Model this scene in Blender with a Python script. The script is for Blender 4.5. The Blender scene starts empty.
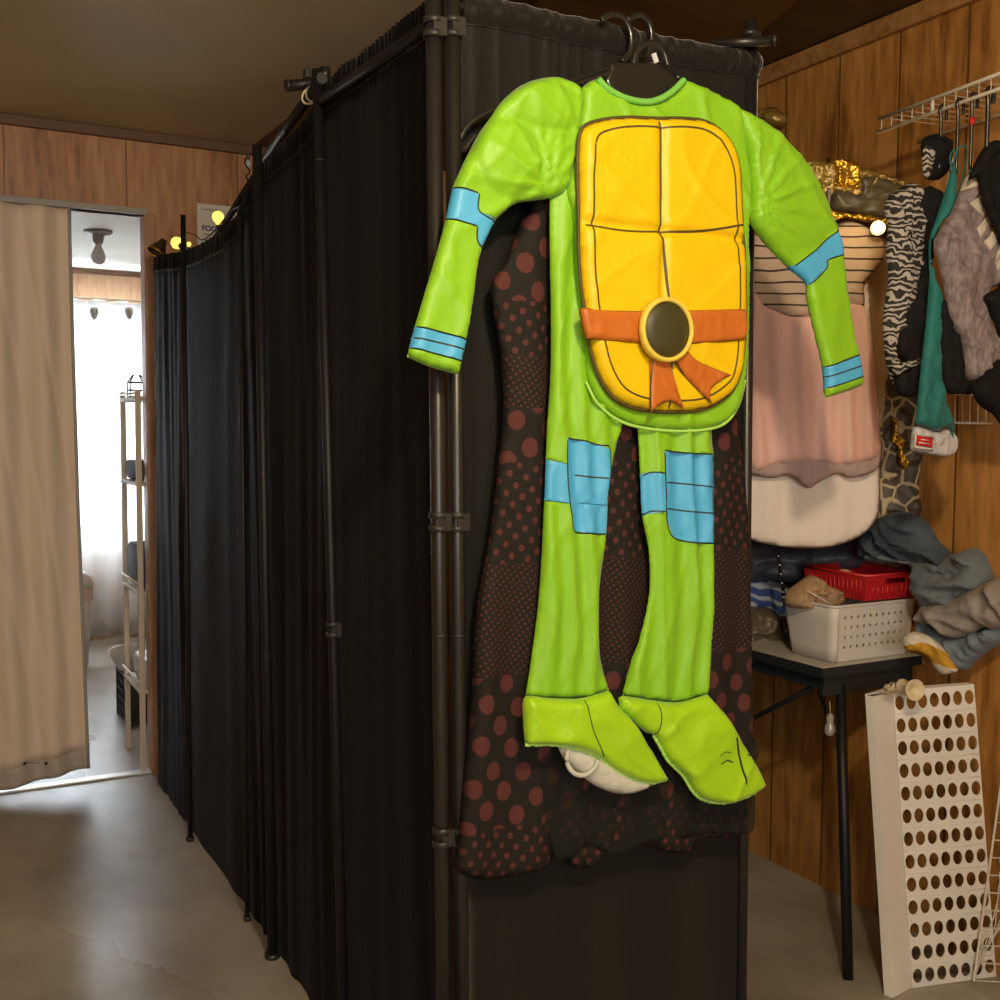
import bpy, bmesh, math, random
import numpy as np
from mathutils import Vector, Matrix, noise
from mathutils.geometry import delaunay_2d_cdt
random.seed(7)
R = math.radians
S = bpy.context.scene
COL = S.collection
# ------------------------------------------------------------------ camera
CAM = Vector((0, 0, 1.28)); FPX = 1100.0
YAW, PITCH, ROLL = R(28.57), R(3.64), R(0.3)
RM = Matrix.Rotation(-YAW, 3, 'Z') @ Matrix.Rotation(math.pi/2-PITCH, 3, 'X') @ Matrix.Rotation(ROLL, 3, 'Z')
cd = bpy.data.cameras.new('camera'); cam = bpy.data.objects.new('camera', cd); COL.objects.link(cam)
cam.matrix_world = Matrix.Translation(CAM) @ RM.to_4x4()
cd.sensor_width = 36; cd.lens = 36*FPX/1000; cd.clip_start = .02
S.camera = cam
def ray(px, py): return (RM @ Vector(((px-500)/FPX, -(py-500)/FPX, -1))).normalized()
def hit(px, py, p0, n):
    d = ray(px, py); return CAM + d*((Vector(p0)-CAM).dot(n)/d.dot(n))
AX = {'X': Vector((1,0,0)), 'Y': Vector((0,1,0)), 'Z': Vector((0,0,1))}
def at(px, py, ax, v): return hit(px, py, AX[ax]*v, AX[ax])
FH = Vector((math.sin(YAW), math.cos(YAW), 0)); RH = Vector((math.cos(YAW), -math.sin(YAW), 0))
# ------------------------------------------------------------------ materials
def mat(name, col=(.5,.5,.5), rough=.6, metal=0, spec=.5, sheen=0, bump=None, alpha=None, trans=0, emis=None, coat=0, subs=0):
    m = bpy.data.materials.new(name); m.use_nodes = True; nt = m.node_tree; b = nt.nodes['Principled BSDF']
    b.inputs['Base Color'].default_value = (*col, 1); b.inputs['Roughness'].default_value = rough
    b.inputs['Metallic'].default_value = metal; b.inputs['Specular IOR Level'].default_value = spec
    b.inputs['Sheen Weight'].default_value = sheen; b.inputs['Sheen Roughness'].default_value = .4
    b.inputs['Coat Weight'].default_value = coat
    b.inputs['Transmission Weight'].default_value = trans
    if alpha is not None: b.inputs['Alpha'].default_value = alpha
    if emis: b.inputs['Emission Color'].default_value = (*emis[0],1); b.inputs['Emission Strength'].default_value = emis[1]
    if bump: # (scale, strength, stretch)
        tc = nt.nodes.new('ShaderNodeTexCoord'); mp = nt.nodes.new('ShaderNodeMapping'); nz = nt.nodes.new('ShaderNodeTexNoise'); bp = nt.nodes.new('ShaderNodeBump')
        nt.links.new(tc.outputs['Object'], mp.inputs[0]); mp.inputs['Scale'].default_value = bump[2] if len(bump) > 2 else (1,1,1)
        nt.links.new(mp.outputs[0], nz.inputs['Vector']); nz.inputs['Scale'].default_value = bump[0]; nz.inputs['Detail'].default_value = 4
        nt.links.new(nz.outputs['Fac'], bp.inputs['Height']); bp.inputs['Strength'].default_value = bump[1]; bp.inputs['Distance'].default_value = .01
        nt.links.new(bp.outputs[0], b.inputs['Normal'])
    return m
def nodes(m): nt = m.node_tree; return nt, nt.nodes['Principled BSDF'], (lambda t, **k: _n(nt, t, k)), nt.links.new
def _n(nt, t, k):
    n = nt.nodes.new('ShaderNode'+t)
    for a, v in k.items(): setattr(n, a, v)
    return n
def ramp(nt, stops, interp='LINEAR'):
    r = nt.nodes.new('ShaderNodeValToRGB'); e = r.color_ramp; e.interpolation = interp
    while len(e.elements) < len(stops): e.elements.new(.5)
    for i, (p, c) in enumerate(stops): e.elements[i].position = p; e.elements[i].color = (*c, 1)
    return r
def varied(name, c1, c2, scale=5, rough=.8, stretch=(1,1,1), bump=0, detail=6, **k):
    m = mat(name, c1, rough, **k); nt, b, N, L = nodes(m)
    tc = N('TexCoord'); mp = N('Mapping'); mp.inputs['Scale'].default_value = stretch; nz = N('TexNoise'); nz.inputs['Scale'].default_value = scale; nz.inputs['Detail'].default_value = detail
    r = ramp(nt, [(.3, c1), (.7, c2)]); L(tc.outputs['Object'], mp.inputs[0]); L(mp.outputs[0], nz.inputs['Vector']); L(nz.outputs['Fac'], r.inputs[0]); L(r.outputs[0], b.inputs['Base Color'])
    if bump:
        bp = N('Bump'); bp.inputs['Strength'].default_value = bump; bp.inputs['Distance'].default_value = .01; L(nz.outputs['Fac'], bp.inputs['Height']); L(bp.outputs[0], b.inputs['Normal'])
    return m
def wood(name, dark, mid, light, along, groove=None, gcol=.35, rough=.42):
    """plywood panelling: stretched grain, cathedral bands, optional vertical grooves along axis 'along' every `groove` metres"""
    m = mat(name, mid, rough, spec=.4); nt, b, N, L = nodes(m)
    tc = N('TexCoord'); mp = N('Mapping')
    sc = {'X': (5.5,5.5,.8), 'Y': (5.5,5.5,.8), 'H': (.8,5,5)}[along]
    mp.inputs['Scale'].default_value = sc; L(tc.outputs['Object'], mp.inputs[0])
    wrp = N('TexNoise'); wrp.inputs['Scale'].default_value = 1.1; wrp.inputs['Detail'].default_value = 3; L(mp.outputs[0], wrp.inputs['Vector'])
    mul = N('Math', operation='MULTIPLY'); mul.inputs[1].default_value = 16; L(wrp.outputs['Fac'], mul.inputs[0])
    sn = N('Math', operation='SINE'); L(mul.outputs[0], sn.inputs[0])
    fine = N('TexNoise'); fine.inputs['Scale'].default_value = 9; fine.inputs['Detail'].default_value = 8; L(mp.outputs[0], fine.inputs['Vector'])
    big = N('TexNoise'); big.inputs['Scale'].default_value = 1.5; L(tc.outputs['Object'], big.inputs['Vector'])
    a1 = N('Math', operation='MULTIPLY_ADD'); L(sn.outputs[0], a1.inputs[0]); a1.inputs[1].default_value = .10; L(fine.outputs['Fac'], a1.inputs[2])
    a2 = N('Math', operation='MULTIPLY_ADD'); L(big.outputs['Fac'], a2.inputs[0]); a2.inputs[1].default_value = .5; L(a1.outputs[0], a2.inputs[2])
    r = ramp(nt, [(.5, dark), (.72, mid), (.98, light)]); L(a2.outputs[0], r.inputs[0])
    out = r.outputs[0]
    if groove:
        sp = N('SeparateXYZ'); L(tc.outputs['Object'], sp.inputs[0])
        g = sp.outputs['X' if along == 'X' else 'Y']
        vor = N('Math', operation='MODULO'); ad = N('Math', operation='ADD'); ad.inputs[1].default_value = 100.07; L(g, ad.inputs[0]); L(ad.outputs[0], vor.inputs[0]); vor.inputs[1].default_value = groove
        lt = N('Math', operation='LESS_THAN'); L(vor.outputs[0], lt.inputs[0]); lt.inputs[1].default_value = .006
        mx = N('MixRGB'); L(lt.outputs[0], mx.inputs[0]); L(out, mx.inputs[1]); mx.inputs[2].default_value = (*[c*gcol for c in mid], 1); out = mx.outputs[0]
        bp = N('Bump', invert=True); bp.inputs['Distance'].default_value = .004; L(lt.outputs[0], bp.inputs['Height']); L(bp.outputs[0], b.inputs['Normal'])
    L(out, b.inputs['Base Color'])
    return m
M = {}
M['concrete'] = varied('concrete', (.19,.165,.125), (.42,.39,.33), 3.2, .36, bump=.10, detail=12, stretch=(1,.6,1))
nt, b, N, L = nodes(M['concrete'])
n2 = N('TexNoise'); n2.inputs['Scale'].default_value = 7; n2.inputs['Detail'].default_value = 8; rr = ramp(nt, [(.35,(.20,)*3), (.7,(.46,)*3)]); L(n2.outputs['Fac'], rr.inputs[0]); L(rr.outputs[0], b.inputs['Roughness'])
M['ceil'] = varied('ceiling_paint', (.48,.42,.26), (.56,.49,.31), 3, .7, bump=.03)
M['ceil2'] = varied('white_ceiling_paint', (.62,.62,.56), (.7,.7,.64), 3, .7)
M['ply_wall'] = wood('plywood_right', (.17,.068,.014), (.33,.145,.032), (.48,.235,.065), 'Y', .205)
M['ply_far'] = wood('plywood_far', (.22,.10,.045), (.37,.175,.08), (.47,.25,.12), 'X', .4, .55)
M['ply_room'] = wood('plywood_backroom', (.30,.17,.10), (.42,.25,.15), (.5,.32,.2), 'X', .6, .6)
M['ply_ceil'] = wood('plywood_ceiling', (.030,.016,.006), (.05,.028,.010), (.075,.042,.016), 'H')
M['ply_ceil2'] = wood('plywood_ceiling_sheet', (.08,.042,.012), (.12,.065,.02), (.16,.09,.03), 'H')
M['trimwood'] = wood('trim_wood', (.2,.09,.03), (.30,.145,.045), (.38,.2,.07), 'H')
M['jamb'] = wood('jamb_wood', (.20,.10,.05), (.30,.16,.085), (.38,.22,.12), 'X')
M['graypaint'] = mat('grey_painted_wood', (.33,.31,.28), .6)
M['darktrim'] = mat('dark_brown_trim', (.12,.06,.03), .6)
M['black'] = mat('black_powder_coat', (.009,.0095,.010), .45, spec=.3)
M['sideblack'] = mat('black_side_pole', (.008,.008,.009), .5, spec=.3)
M['steel'] = mat('dark_steel_pole', (.014,.013,.012), .36, metal=.0, spec=.55)
M['clamp'] = mat('black_plastic_clamp', (.02,.02,.018), .4)
def clothmat(name, col, sheen, rough=.75, bs=(90,60,1), **k):
    m = mat(name, col, rough, sheen=sheen, spec=.25, bump=(bs[0], .15, (1,1,.3)), **k); return m
M['drape'] = clothmat('black_drape', (.007,.007,.0075), .03, .75)
M['drape'].node_tree.nodes['Principled BSDF'].inputs['Specular IOR Level'].default_value = .06
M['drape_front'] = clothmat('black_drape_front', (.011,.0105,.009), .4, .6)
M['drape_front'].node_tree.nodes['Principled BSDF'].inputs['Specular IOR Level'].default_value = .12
M['tubeblack'] = mat('black_rubber', (.012,.012,.012), .5)
M['green'] = mat('lime_satin', (.23,.52,.014), .5, spec=.45, sheen=.15, bump=(55,.12,(1,1,.5)))
M['green2'] = mat('lime_boot_satin', (.36,.66,.010), .46, spec=.5, sheen=.2, bump=(40,.25))
M['collar'] = mat('mint_green_binding', (.18,.52,.08), .5)
M['blue'] = mat('sky_blue_print', (.075,.42,.74), .45, bump=(55,.1))
M['ink'] = mat('dark_print_line', (.02,.022,.012), .6)
M['ink2'] = mat('brown_print_line', (.075,.055,.01), .6)
M['yellow'] = mat('yellow_satin', (.80,.54,.004), .45, spec=.4, bump=(40,.15))
M['orange'] = mat('orange_satin', (.50,.14,.02), .42, spec=.4, bump=(40,.15))
M['brass'] = mat('mustard_ring', (.75,.58,.08), .5)
M['buckle'] = mat('dark_olive_disc', (.045,.040,.012), .5)
M['lining'] = mat('white_lining', (.55,.56,.48), .8, bump=(60,.2))
M['hanger'] = mat('black_plastic_hanger', (.02,.019,.015), .22, spec=.6)
M['fringe'] = mat('frayed_green_edge', (.4,.72,.12), .9)
# polka dots: staggered dots whose size changes by horizontal band
def dots():
    m = mat('sheer_black_polka_dot', (.03,.02,.018), .8, spec=.2); nt, b, N, L = nodes(m)
    tc = N('TexCoord'); sp = N('SeparateXYZ'); L(tc.outputs['Object'], sp.inputs[0])
    def layer(scale, rad, jit):
        mp = N('Mapping'); mp.inputs['Rotation'].default_value = (0, R(33), 0); mp.inputs['Scale'].default_value = (scale, 0, scale*.85)
        L(tc.outputs['Object'], mp.inputs[0]); v = N('TexVoronoi'); v.inputs['Scale'].default_value = 1; v.inputs['Randomness'].default_value = jit; L(mp.outputs[0], v.inputs['Vector'])
        l = N('Math', operation='LESS_THAN'); l.inputs[1].default_value = rad; L(v.outputs['Distance'], l.inputs[0]); return l.outputs[0]
    bigd, medd, tiny = layer(23, .33, .12), layer(50, .24, .05), layer(120, .24, 0)
    def band(z0, z1):
        g = N('Math', operation='GREATER_THAN'); g.inputs[1].default_value = z0; l = N('Math', operation='LESS_THAN'); l.inputs[1].default_value = z1
        L(sp.outputs['Z'], g.inputs[0]); L(sp.outputs['Z'], l.inputs[0]); x = N('Math', operation='MULTIPLY'); L(g.outputs[0], x.inputs[0]); L(l.outputs[0], x.inputs[1]); return x.outputs[0]
    zz = lambda y: at(520, y, 'Y', 1.6).z
    pairs = [(bigd, band(zz(302), 3)), (medd, band(zz(356), zz(302))), (tiny, band(zz(408), zz(356))), (bigd, band(zz(462), zz(408))),
             (medd, band(zz(562), zz(462))), (tiny, band(zz(672), zz(562))), (bigd, band(zz(822), zz(672))), (medd, band(0, zz(822)))]
    acc = None
    for d, bd in pairs:
        x = N('Math', operation='MULTIPLY'); L(d, x.inputs[0]); L(bd, x.inputs[1])
        if acc is None: acc = x.outputs[0]
        else:
            a = N('Math', operation='ADD'); L(acc, a.inputs[0]); L(x.outputs[0], a.inputs[1]); acc = a.outputs[0]
    mx = N('MixRGB'); L(acc, mx.inputs[0]); mx.inputs[1].default_value = (.014,.012,.010,1); mx.inputs[2].default_value = (.085,.026,.024,1)
    L(mx.outputs[0], b.inputs['Base Color']); return m
M['dots'] = dots()
M['tulle'] = mat('black_tulle', (.010,.012,.008), .9, alpha=.55)
def stripes(name, base, line, period, width, axis='Z', wob=.0, rough=.85):
    m = mat(name, base, rough, spec=.2); nt, b, N, L = nodes(m); tc = N('TexCoord'); sp = N('SeparateXYZ'); L(tc.outputs['Object'], sp.inputs[0])
    nz = N('TexNoise'); nz.inputs['Scale'].default_value = 5; L(tc.outputs['Object'], nz.inputs['Vector']); ad = N('Math', operation='MULTIPLY_ADD'); L(nz.outputs['Fac'], ad.inputs[0]); ad.inputs[1].default_value = wob; L(sp.outputs[axis], ad.inputs[2])
    ab = N('Math', operation='ADD'); ab.inputs[1].default_value = 50; L(ad.outputs[0], ab.inputs[0]); md = N('Math', operation='MODULO'); L(ab.outputs[0], md.inputs[0]); md.inputs[1].default_value = period
    lt = N('Math', operation='LESS_THAN'); L(md.outputs[0], lt.inputs[0]); lt.inputs[1].default_value = width
    mx = N('MixRGB'); L(lt.outputs[0], mx.inputs[0]); mx.inputs[1].default_value = (*base,1); mx.inputs[2].default_value = (*line,1); L(mx.outputs[0], b.inputs['Base Color']); return m
M['striped'] = stripes('beige_jersey_dark_stripes', (.50,.37,.28), (.045,.035,.03), .0275, .0045, wob=.03)
M['pink'] = varied('pink_tulle', (.70,.41,.34), (.80,.52,.45), 8, .9, stretch=(3,3,.4), sheen=.2)
M['pinkhem'] = mat('sheer_pink_hem', (.50,.36,.33), .9, alpha=.8)
M['whitecotton'] = varied('white_slub_cotton', (.73,.65,.56), (.77,.69,.60), 25, .9, stretch=(1,1,4))
M['tan'] = varied('tan_cotton', (.48,.36,.20), (.56,.43,.26), 10, .9)
def warp_bands(name, c1, c2, scale, dist, thr=.5, rough=.8, stretch=(1,1,1)):
    m = mat(name, c1, rough, spec=.2); nt, b, N, L = nodes(m); tc = N('TexCoord'); mp = N('Mapping'); mp.inputs['Scale'].default_value = stretch; L(tc.outputs['Object'], mp.inputs[0])
    w = N('TexWave', bands_direction='Z'); w.inputs['Scale'].default_value = scale; w.inputs['Distortion'].default_value = dist; w.inputs['Detail'].default_value = 1.5; w.inputs['Detail Scale'].default_value = 1.6
    L(mp.outputs[0], w.inputs['Vector']); r = ramp(nt, [(0, c1), (thr, c2)], 'CONSTANT'); L(w.outputs['Fac'], r.inputs[0]); L(r.outputs[0], b.inputs['Base Color']); return m
M['zebra'] = warp_bands('zebra_print', (.03,.028,.025), (.42,.38,.33), 24, 10, .6)
M['blackcloth'] = mat('black_knit', (.008,.0075,.0075), .85, spec=.2, bump=(120,.2))
M['teal'] = varied('teal_jersey', (.006,.12,.11), (.010,.16,.145), 12, .75, sheen=.1)
M['heather'] = varied('heather_mauve_grey', (.13,.10,.105), (.30,.25,.245), 120, .9, stretch=(1,1,.4))
M['cream'] = mat('cream_print', (.55,.50,.38), .8)
M['denim'] = varied('dark_blue_denim', (.020,.030,.045), (.06,.08,.105), 9, .9, sheen=.1)
M['denim2'] = varied('grey_blue_denim', (.085,.105,.12), (.14,.165,.18), 14, .9, sheen=.1)
M['denim3'] = varied('light_blue_denim', (.10,.14,.18), (.17,.215,.25), 14, .9, sheen=.1)
M['greycloth'] = varied('warm_grey_cotton', (.22,.19,.17), (.31,.28,.25), 20, .9)
M['mustard'] = warp_bands('mustard_and_white_cloth', (.62,.56,.45), (.50,.27,.03), 3.5, 5, .45)
M['plaid'] = warp_bands('blue_patchwork_cloth', (.045,.085,.28), (.35,.40,.46), 7, 12, .66)
M['navy'] = varied('navy_nylon', (.025,.028,.045), (.09,.095,.12), 14, .5, bump=.3)
M['white'] = mat('white_plastic', (.62,.58,.53), .45)
M['whitepaint'] = varied('white_enamel', (.63,.60,.54), (.72,.69,.63), 6, .4)
M['red'] = mat('red_plastic', (.45,.015,.02), .35, bump=(20,.05))
M['wirewhite'] = mat('white_coated_wire', (.62,.57,.46), .4)
M['granite'] = varied('speckled_laminate', (.30,.28,.24), (.62,.58,.50), 160, .4, detail=2)
M['tableedge'] = mat('black_table_edge', (.014,.018,.02), .5)
M['gold'] = mat('gold_cellophane', (.62,.36,.04), .22, metal=.85, bump=(28,.9,(1,1,2)))
M['clearbag'] = varied('dark_cloth_in_cellophane', (.05,.042,.03), (.12,.095,.05), 7, .4, bump=.4)
M['olivecello'] = mat('olive_cellophane', (.34,.23,.05), .25, metal=.35, spec=.8, bump=(30,.8,(1,1,3)))
def giraffe():
    m = mat('gold_net_print', (.05,.03,.015), .5); nt, b, N, L = nodes(m); tc = N('TexCoord'); mp = N('Mapping'); mp.inputs['Scale'].default_value = (1,1,.8); L(tc.outputs['Object'], mp.inputs[0])
    v = N('TexVoronoi', feature='DISTANCE_TO_EDGE'); v.inputs['Scale'].default_value = 19; L(mp.outputs[0], v.inputs['Vector'])
    r = ramp(nt, [(0,(.42,.33,.18)), (.035,(.42,.33,.18)), (.06,(.055,.035,.015))]); L(v.outputs['Distance'], r.inputs[0]); L(r.outputs[0], b.inputs['Base Color']); return m
M['giraffe'] = giraffe()
M['accordion'] = mat('beige_vinyl', (.70,.57,.44), .6, bump=(30,.05))
M['accordion_hem'] = mat('grey_beige_vinyl', (.42,.36,.30), .6)
M['sheer'] = mat('white_sheer_cloth', (.72,.70,.66), .9)
nt, b, N, L = nodes(M['sheer']); tr = N('BsdfTranslucent'); tr.inputs[0].default_value = (.85,.85,.85,1); mx = N('MixShader'); mx.inputs[0].default_value = .55; L(b.outputs[0], mx.inputs[1]); L(tr.outputs[0], mx.inputs[2]); L(mx.outputs[0], nt.nodes['Material Output'].inputs[0])
M['paper'] = mat('white_paper', (.66,.63,.56), .8)
M['textblue'] = mat('navy_text', (.03,.04,.13), .8)
M['textgrey'] = mat('grey_text', (.18,.18,.2), .8)
M['bulbglow'] = mat('lit_bulb_glass', (.9,.7,.25), .3, emis=((1,.66,.10), 1.6))
M['bulbhot'] = mat('bright_bulb_glass', (.95,.8,.4), .3, emis=((1,.74,.30), 2.2))
M['bulboff'] = mat('frosted_bulb', (.62,.63,.66), .3)
M['wire'] = mat('black_wire', (.015,.014,.012), .5)
M['cord'] = mat('cream_cord', (.62,.52,.32), .7)
M['ivory'] = mat('ivory_plastic', (.60,.51,.33), .4)
M['glass'] = mat('window_glass', (.9,.95,1), .05)
nt, b, N, L = nodes(M['glass']); tr = N('BsdfTransparent'); mx = N('MixShader'); mx.inputs[0].default_value = .93; L(b.outputs[0], mx.inputs[1]); L(tr.outputs[0], mx.inputs[2]); L(mx.outputs[0], nt.nodes['Material Output'].inputs[0])
M['can'] = mat('white_bin_plastic', (.60,.58,.54), .45)
M['cardboard'] = varied('brown_paper', (.30,.18,.09), (.40,.26,.14), 20, .8)
M['darkplastic'] = mat('black_crate_plastic', (.02,.02,.022), .5)
M['greyblue'] = mat('slate_cloth', (.09,.11,.13), .8)
M['redlabel'] = mat('red_label', (.5,.012,.012), .6)
M['polybag'] = mat('clear_white_polybag', (.50,.49,.50), .25, bump=(30,.6))
M['bone'] = mat('beige_rack_post', (.50,.43,.33), .5)
M['metalstrip'] = mat('aluminium_threshold', (.6,.6,.58), .35, metal=.6)
# ------------------------------------------------------------------ mesh helpers
def tag(o, label=None, cat=None, group=None, kind=None):
    for k, v in (('label', label), ('category', cat), ('group', group), ('kind', kind)):
        if v: o[k] = v
    return o
def empty(name, loc, label, cat, group=None):
    o = bpy.data.objects.new(name, None); COL.objects.link(o); o.location = loc; o.empty_display_size = .05
    return tag(o, label, cat, group)
def link(name, me, parent=None):
    o = bpy.data.objects.new(name, me); COL.objects.link(o)
    if parent:
        o.parent = parent; o.matrix_parent_inverse = Matrix.Translation(-world_loc(parent))
    return o
def world_loc(p):
    return Vector(p.location) if p.parent is None else Vector(p.location)+Vector((0,0,0))
class MB:
    def __init__(s): s.v = []; s.f = []; s.m = []; s.sm = []
    def add(s, vs, fs, mi=0, smooth=False):
        o = len(s.v); s.v += [tuple(v) for v in vs]
        for f in fs: s.f.append([i+o for i in f]); s.m.append(mi); s.sm.append(smooth)
        return s
    def box(s, c, d, rot=None, mi=0):
        c = Vector(c); vs = []
        for x in (-.5,.5):
            for y in (-.5,.5):
                for z in (-.5,.5):
                    p = Vector((x*d[0], y*d[1], z*d[2])); vs.append(c+(rot @ p if rot else p))
        return s.add(vs, [(0,1,3,2),(4,6,7,5),(0,4,5,1),(2,3,7,6),(0,2,6,4),(1,5,7,3)], mi)
    def bb(s, a, b, mi=0):
        a, b = Vector(a), Vector(b); return s.box((a+b)/2, [abs(x) for x in (b-a)], None, mi)
    def prism(s, pts, ext, mi=0):
        n = len(pts); pts = [Vector(p) for p in pts]; ext = Vector(ext)
        return s.add(pts+[p+ext for p in pts], [list(range(n))[::-1], list(range(n, 2*n))]+[(i,(i+1)%n,(i+1)%n+n,i+n) for i in range(n)], mi)
    def tube(s, pts, r, n=10, mi=0, flat=1.0, flatdir=None, closed=False, caps=True):
        pts = [Vector(p) for p in pts]; k = len(pts); vs = []
        rs = r if isinstance(r, (list, tuple)) else [r]*k
        up = None
        for i, p in enumerate(pts):
            a = pts[(i-1) % k] if (closed or i > 0) else p; c = pts[(i+1) % k] if (closed or i < k-1) else p
            t = (c-a).normalized()
            if flatdir is not None: u = Vector(flatdir)
            elif up is None: u = Vector((0,0,1)) if abs(t.z) < .9 else Vector((1,0,0))
            else: u = up
            u = (u-t*u.dot(t)).normalized(); up = u; w = t.cross(u)
            for j in range(n):
                a_ = 2*math.pi*j/n; vs.append(p+u*math.cos(a_)*rs[i]*flat+w*math.sin(a_)*rs[i])
        fs = []
        for i in range(k if closed else k-1):
            for j in range(n): fs.append((i*n+j, i*n+(j+1) % n, ((i+1) % k)*n+(j+1) % n, ((i+1) % k)*n+j))
        s.add(vs, fs, mi, True)
        if caps and not closed:
            o = len(s.v)-len(vs); s.f.append([o+j for j in range(n)][::-1]); s.m.append(mi); s.sm.append(False)
            s.f.append([o+(k-1)*n+j for j in range(n)]); s.m.append(mi); s.sm.append(False)
        return s
    def lathe(s, prof, c=(0,0,0), n=24, axis=None, mi=0):
        q = Vector((0,0,1)).rotation_difference(Vector(axis)).to_matrix() if axis is not None else Matrix.Identity(3); c = Vector(c)
        vs = [c+q @ Vector((r*math.cos(2*math.pi*j/n), r*math.sin(2*math.pi*j/n), z)) for r, z in prof for j in range(n)]
        fs = [(i*n+j, i*n+(j+1) % n, (i+1)*n+(j+1) % n, (i+1)*n+j) for i in range(len(prof)-1) for j in range(n)]
        return s.add(vs, fs, mi, True)
    def build(s, name, m, parent=None, bevel=0, solid=0, sub=0):
        me = bpy.data.meshes.new(name); me.from_pydata(s.v, [], s.f)
        for mm in (m if isinstance(m, (list, tuple)) else [m]): me.materials.append(mm)
        me.polygons.foreach_set('material_index', s.m); me.polygons.foreach_set('use_smooth', s.sm)
        bm = bmesh.new(); bm.from_mesh(me); bmesh.ops.remove_doubles(bm, verts=bm.verts, dist=1e-6); bmesh.ops.recalc_face_normals(bm, faces=bm.faces); bm.to_mesh(me); bm.free()
        o = link(name, me, parent)
        if solid: md = o.modifiers.new('s', 'SOLIDIFY'); md.thickness = solid; md.offset = 0
        if bevel: md = o.modifiers.new('b', 'BEVEL'); md.width = bevel; md.segments = 2; md.limit_method = 'ANGLE'
        if sub: md = o.modifiers.new('u', 'SUBSURF'); md.levels = sub; md.render_levels = sub
        return o
def grid(name, fn, nu, nv, m, parent=None, solid=0, smooth=True):
    mb = MB(); vs = [fn(i/nu, j/nv) for j in range(nv+1) for i in range(nu+1)]
    fs = [(j*(nu+1)+i, j*(nu+1)+i+1, (j+1)*(nu+1)+i+1, (j+1)*(nu+1)+i) for j in range(nv) for i in range(nu)]
    mb.add(vs, fs, 0, smooth); return mb.build(name, m, parent, solid=solid)
def catmull(p, closed=True, n=6):
    out = []; k = len(p)
    for i in range(k if closed else k-1):
        p0, p1, p2, p3 = [p[(i+d) % k] if closed else p[min(max(i+d, 0), k-1)] for d in (-1,0,1,2)]
        if (Vector(p1)-Vector(p2)).length < 1e-7: continue
        for j in range(n):
            t = j/n
            out.append(tuple(.5*(2*b+(c-a)*t+(2*a-5*b+4*c-d)*t*t+(3*b-a-3*c+d)*t**3) for a, b, c, d in zip(p0,p1,p2,p3)))
    if not closed: out.append(tuple(p[-1]))
    return out
def arclen_n(p, h): return max(2, min(14, int(sum((Vector(p[i])-Vector(p[i-1])).length for i in range(len(p)))/len(p)/h)+1))
def inside(P, poly):
    x, y = P[:,0], P[:,1]; r = np.zeros(len(P), bool); n = len(poly); j = n-1
    for i in range(n):
        xi, yi = poly[i]; xj, yj = poly[j]
        if yi != yj: r ^= ((yi > y) != (yj > y)) & (x < (xj-xi)*(y-yi)/(yj-yi)+xi)
        j = i
    return r
def bdist(P, poly):
    A = np.array(poly); B = np.roll(A, -1, 0); d = np.full(len(P), 1e9)
    for a, b in zip(A, B):
        ab = b-a; l = ab@ab
        t = np.clip(((P-a)@ab)/l, 0, 1) if l > 1e-14 else np.zeros(len(P)); q = P-(a+t[:,None]*ab); d = np.minimum(d, np.hypot(q[:,0], q[:,1]))
    return d
def nz(x, y=0, z=0): return noise.noise(Vector((x, y, z)))
def ridge(u, v, ang, fu, fv, seed=0, p=2.5):
    c, s = math.cos(ang), math.sin(ang); a, b = u*c+v*s, -u*s+v*c
    return max(0, 1-abs(nz(a*fu+seed, b*fv, seed*1.7))*2.2)**p
class Frame:
    """a plane with origin, right, up and a normal towards the viewer's side"""
    def __init__(s, o, u, n): s.o = Vector(o); s.u = Vector(u).normalized(); s.n = Vector(n).normalized(); s.v = s.u.cross(-s.n) if s.u.cross(-s.n).z > 0 else s.n.cross(s.u)*-1
    def uv(s, px, py): p = hit(px, py, s.o, s.n)-s.o; return (p.dot(s.u), p.dot(s.v))
    def p3(s, u, v, w=0): return s.o+s.u*u+s.v*v+s.n*w
def FY(y): return Frame((1, y, 1.2), (1,0,0), (0,-1,0))
def FZc(z): return Frame(CAM+FH*z, RH, -FH)
def FX(x): return Frame((x, 2, 1.2), (0,-1,0), (-1,0,0))
def stroke_poly(pts, w, taper=True):
    p = [Vector(q) for q in pts]; L_, R_ = [], []
    for i, q in enumerate(p):
        t = (p[min(i+1, len(p)-1)]-p[max(i-1, 0)]).normalized(); n = Vector((-t.y, t.x)); k = w/2*(.35 if taper and i in (0, len(p)-1) else 1)
        L_.append(tuple(q+n*k)); R_.append(tuple(q-n*k))
    return L_+R_[::-1]
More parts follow.
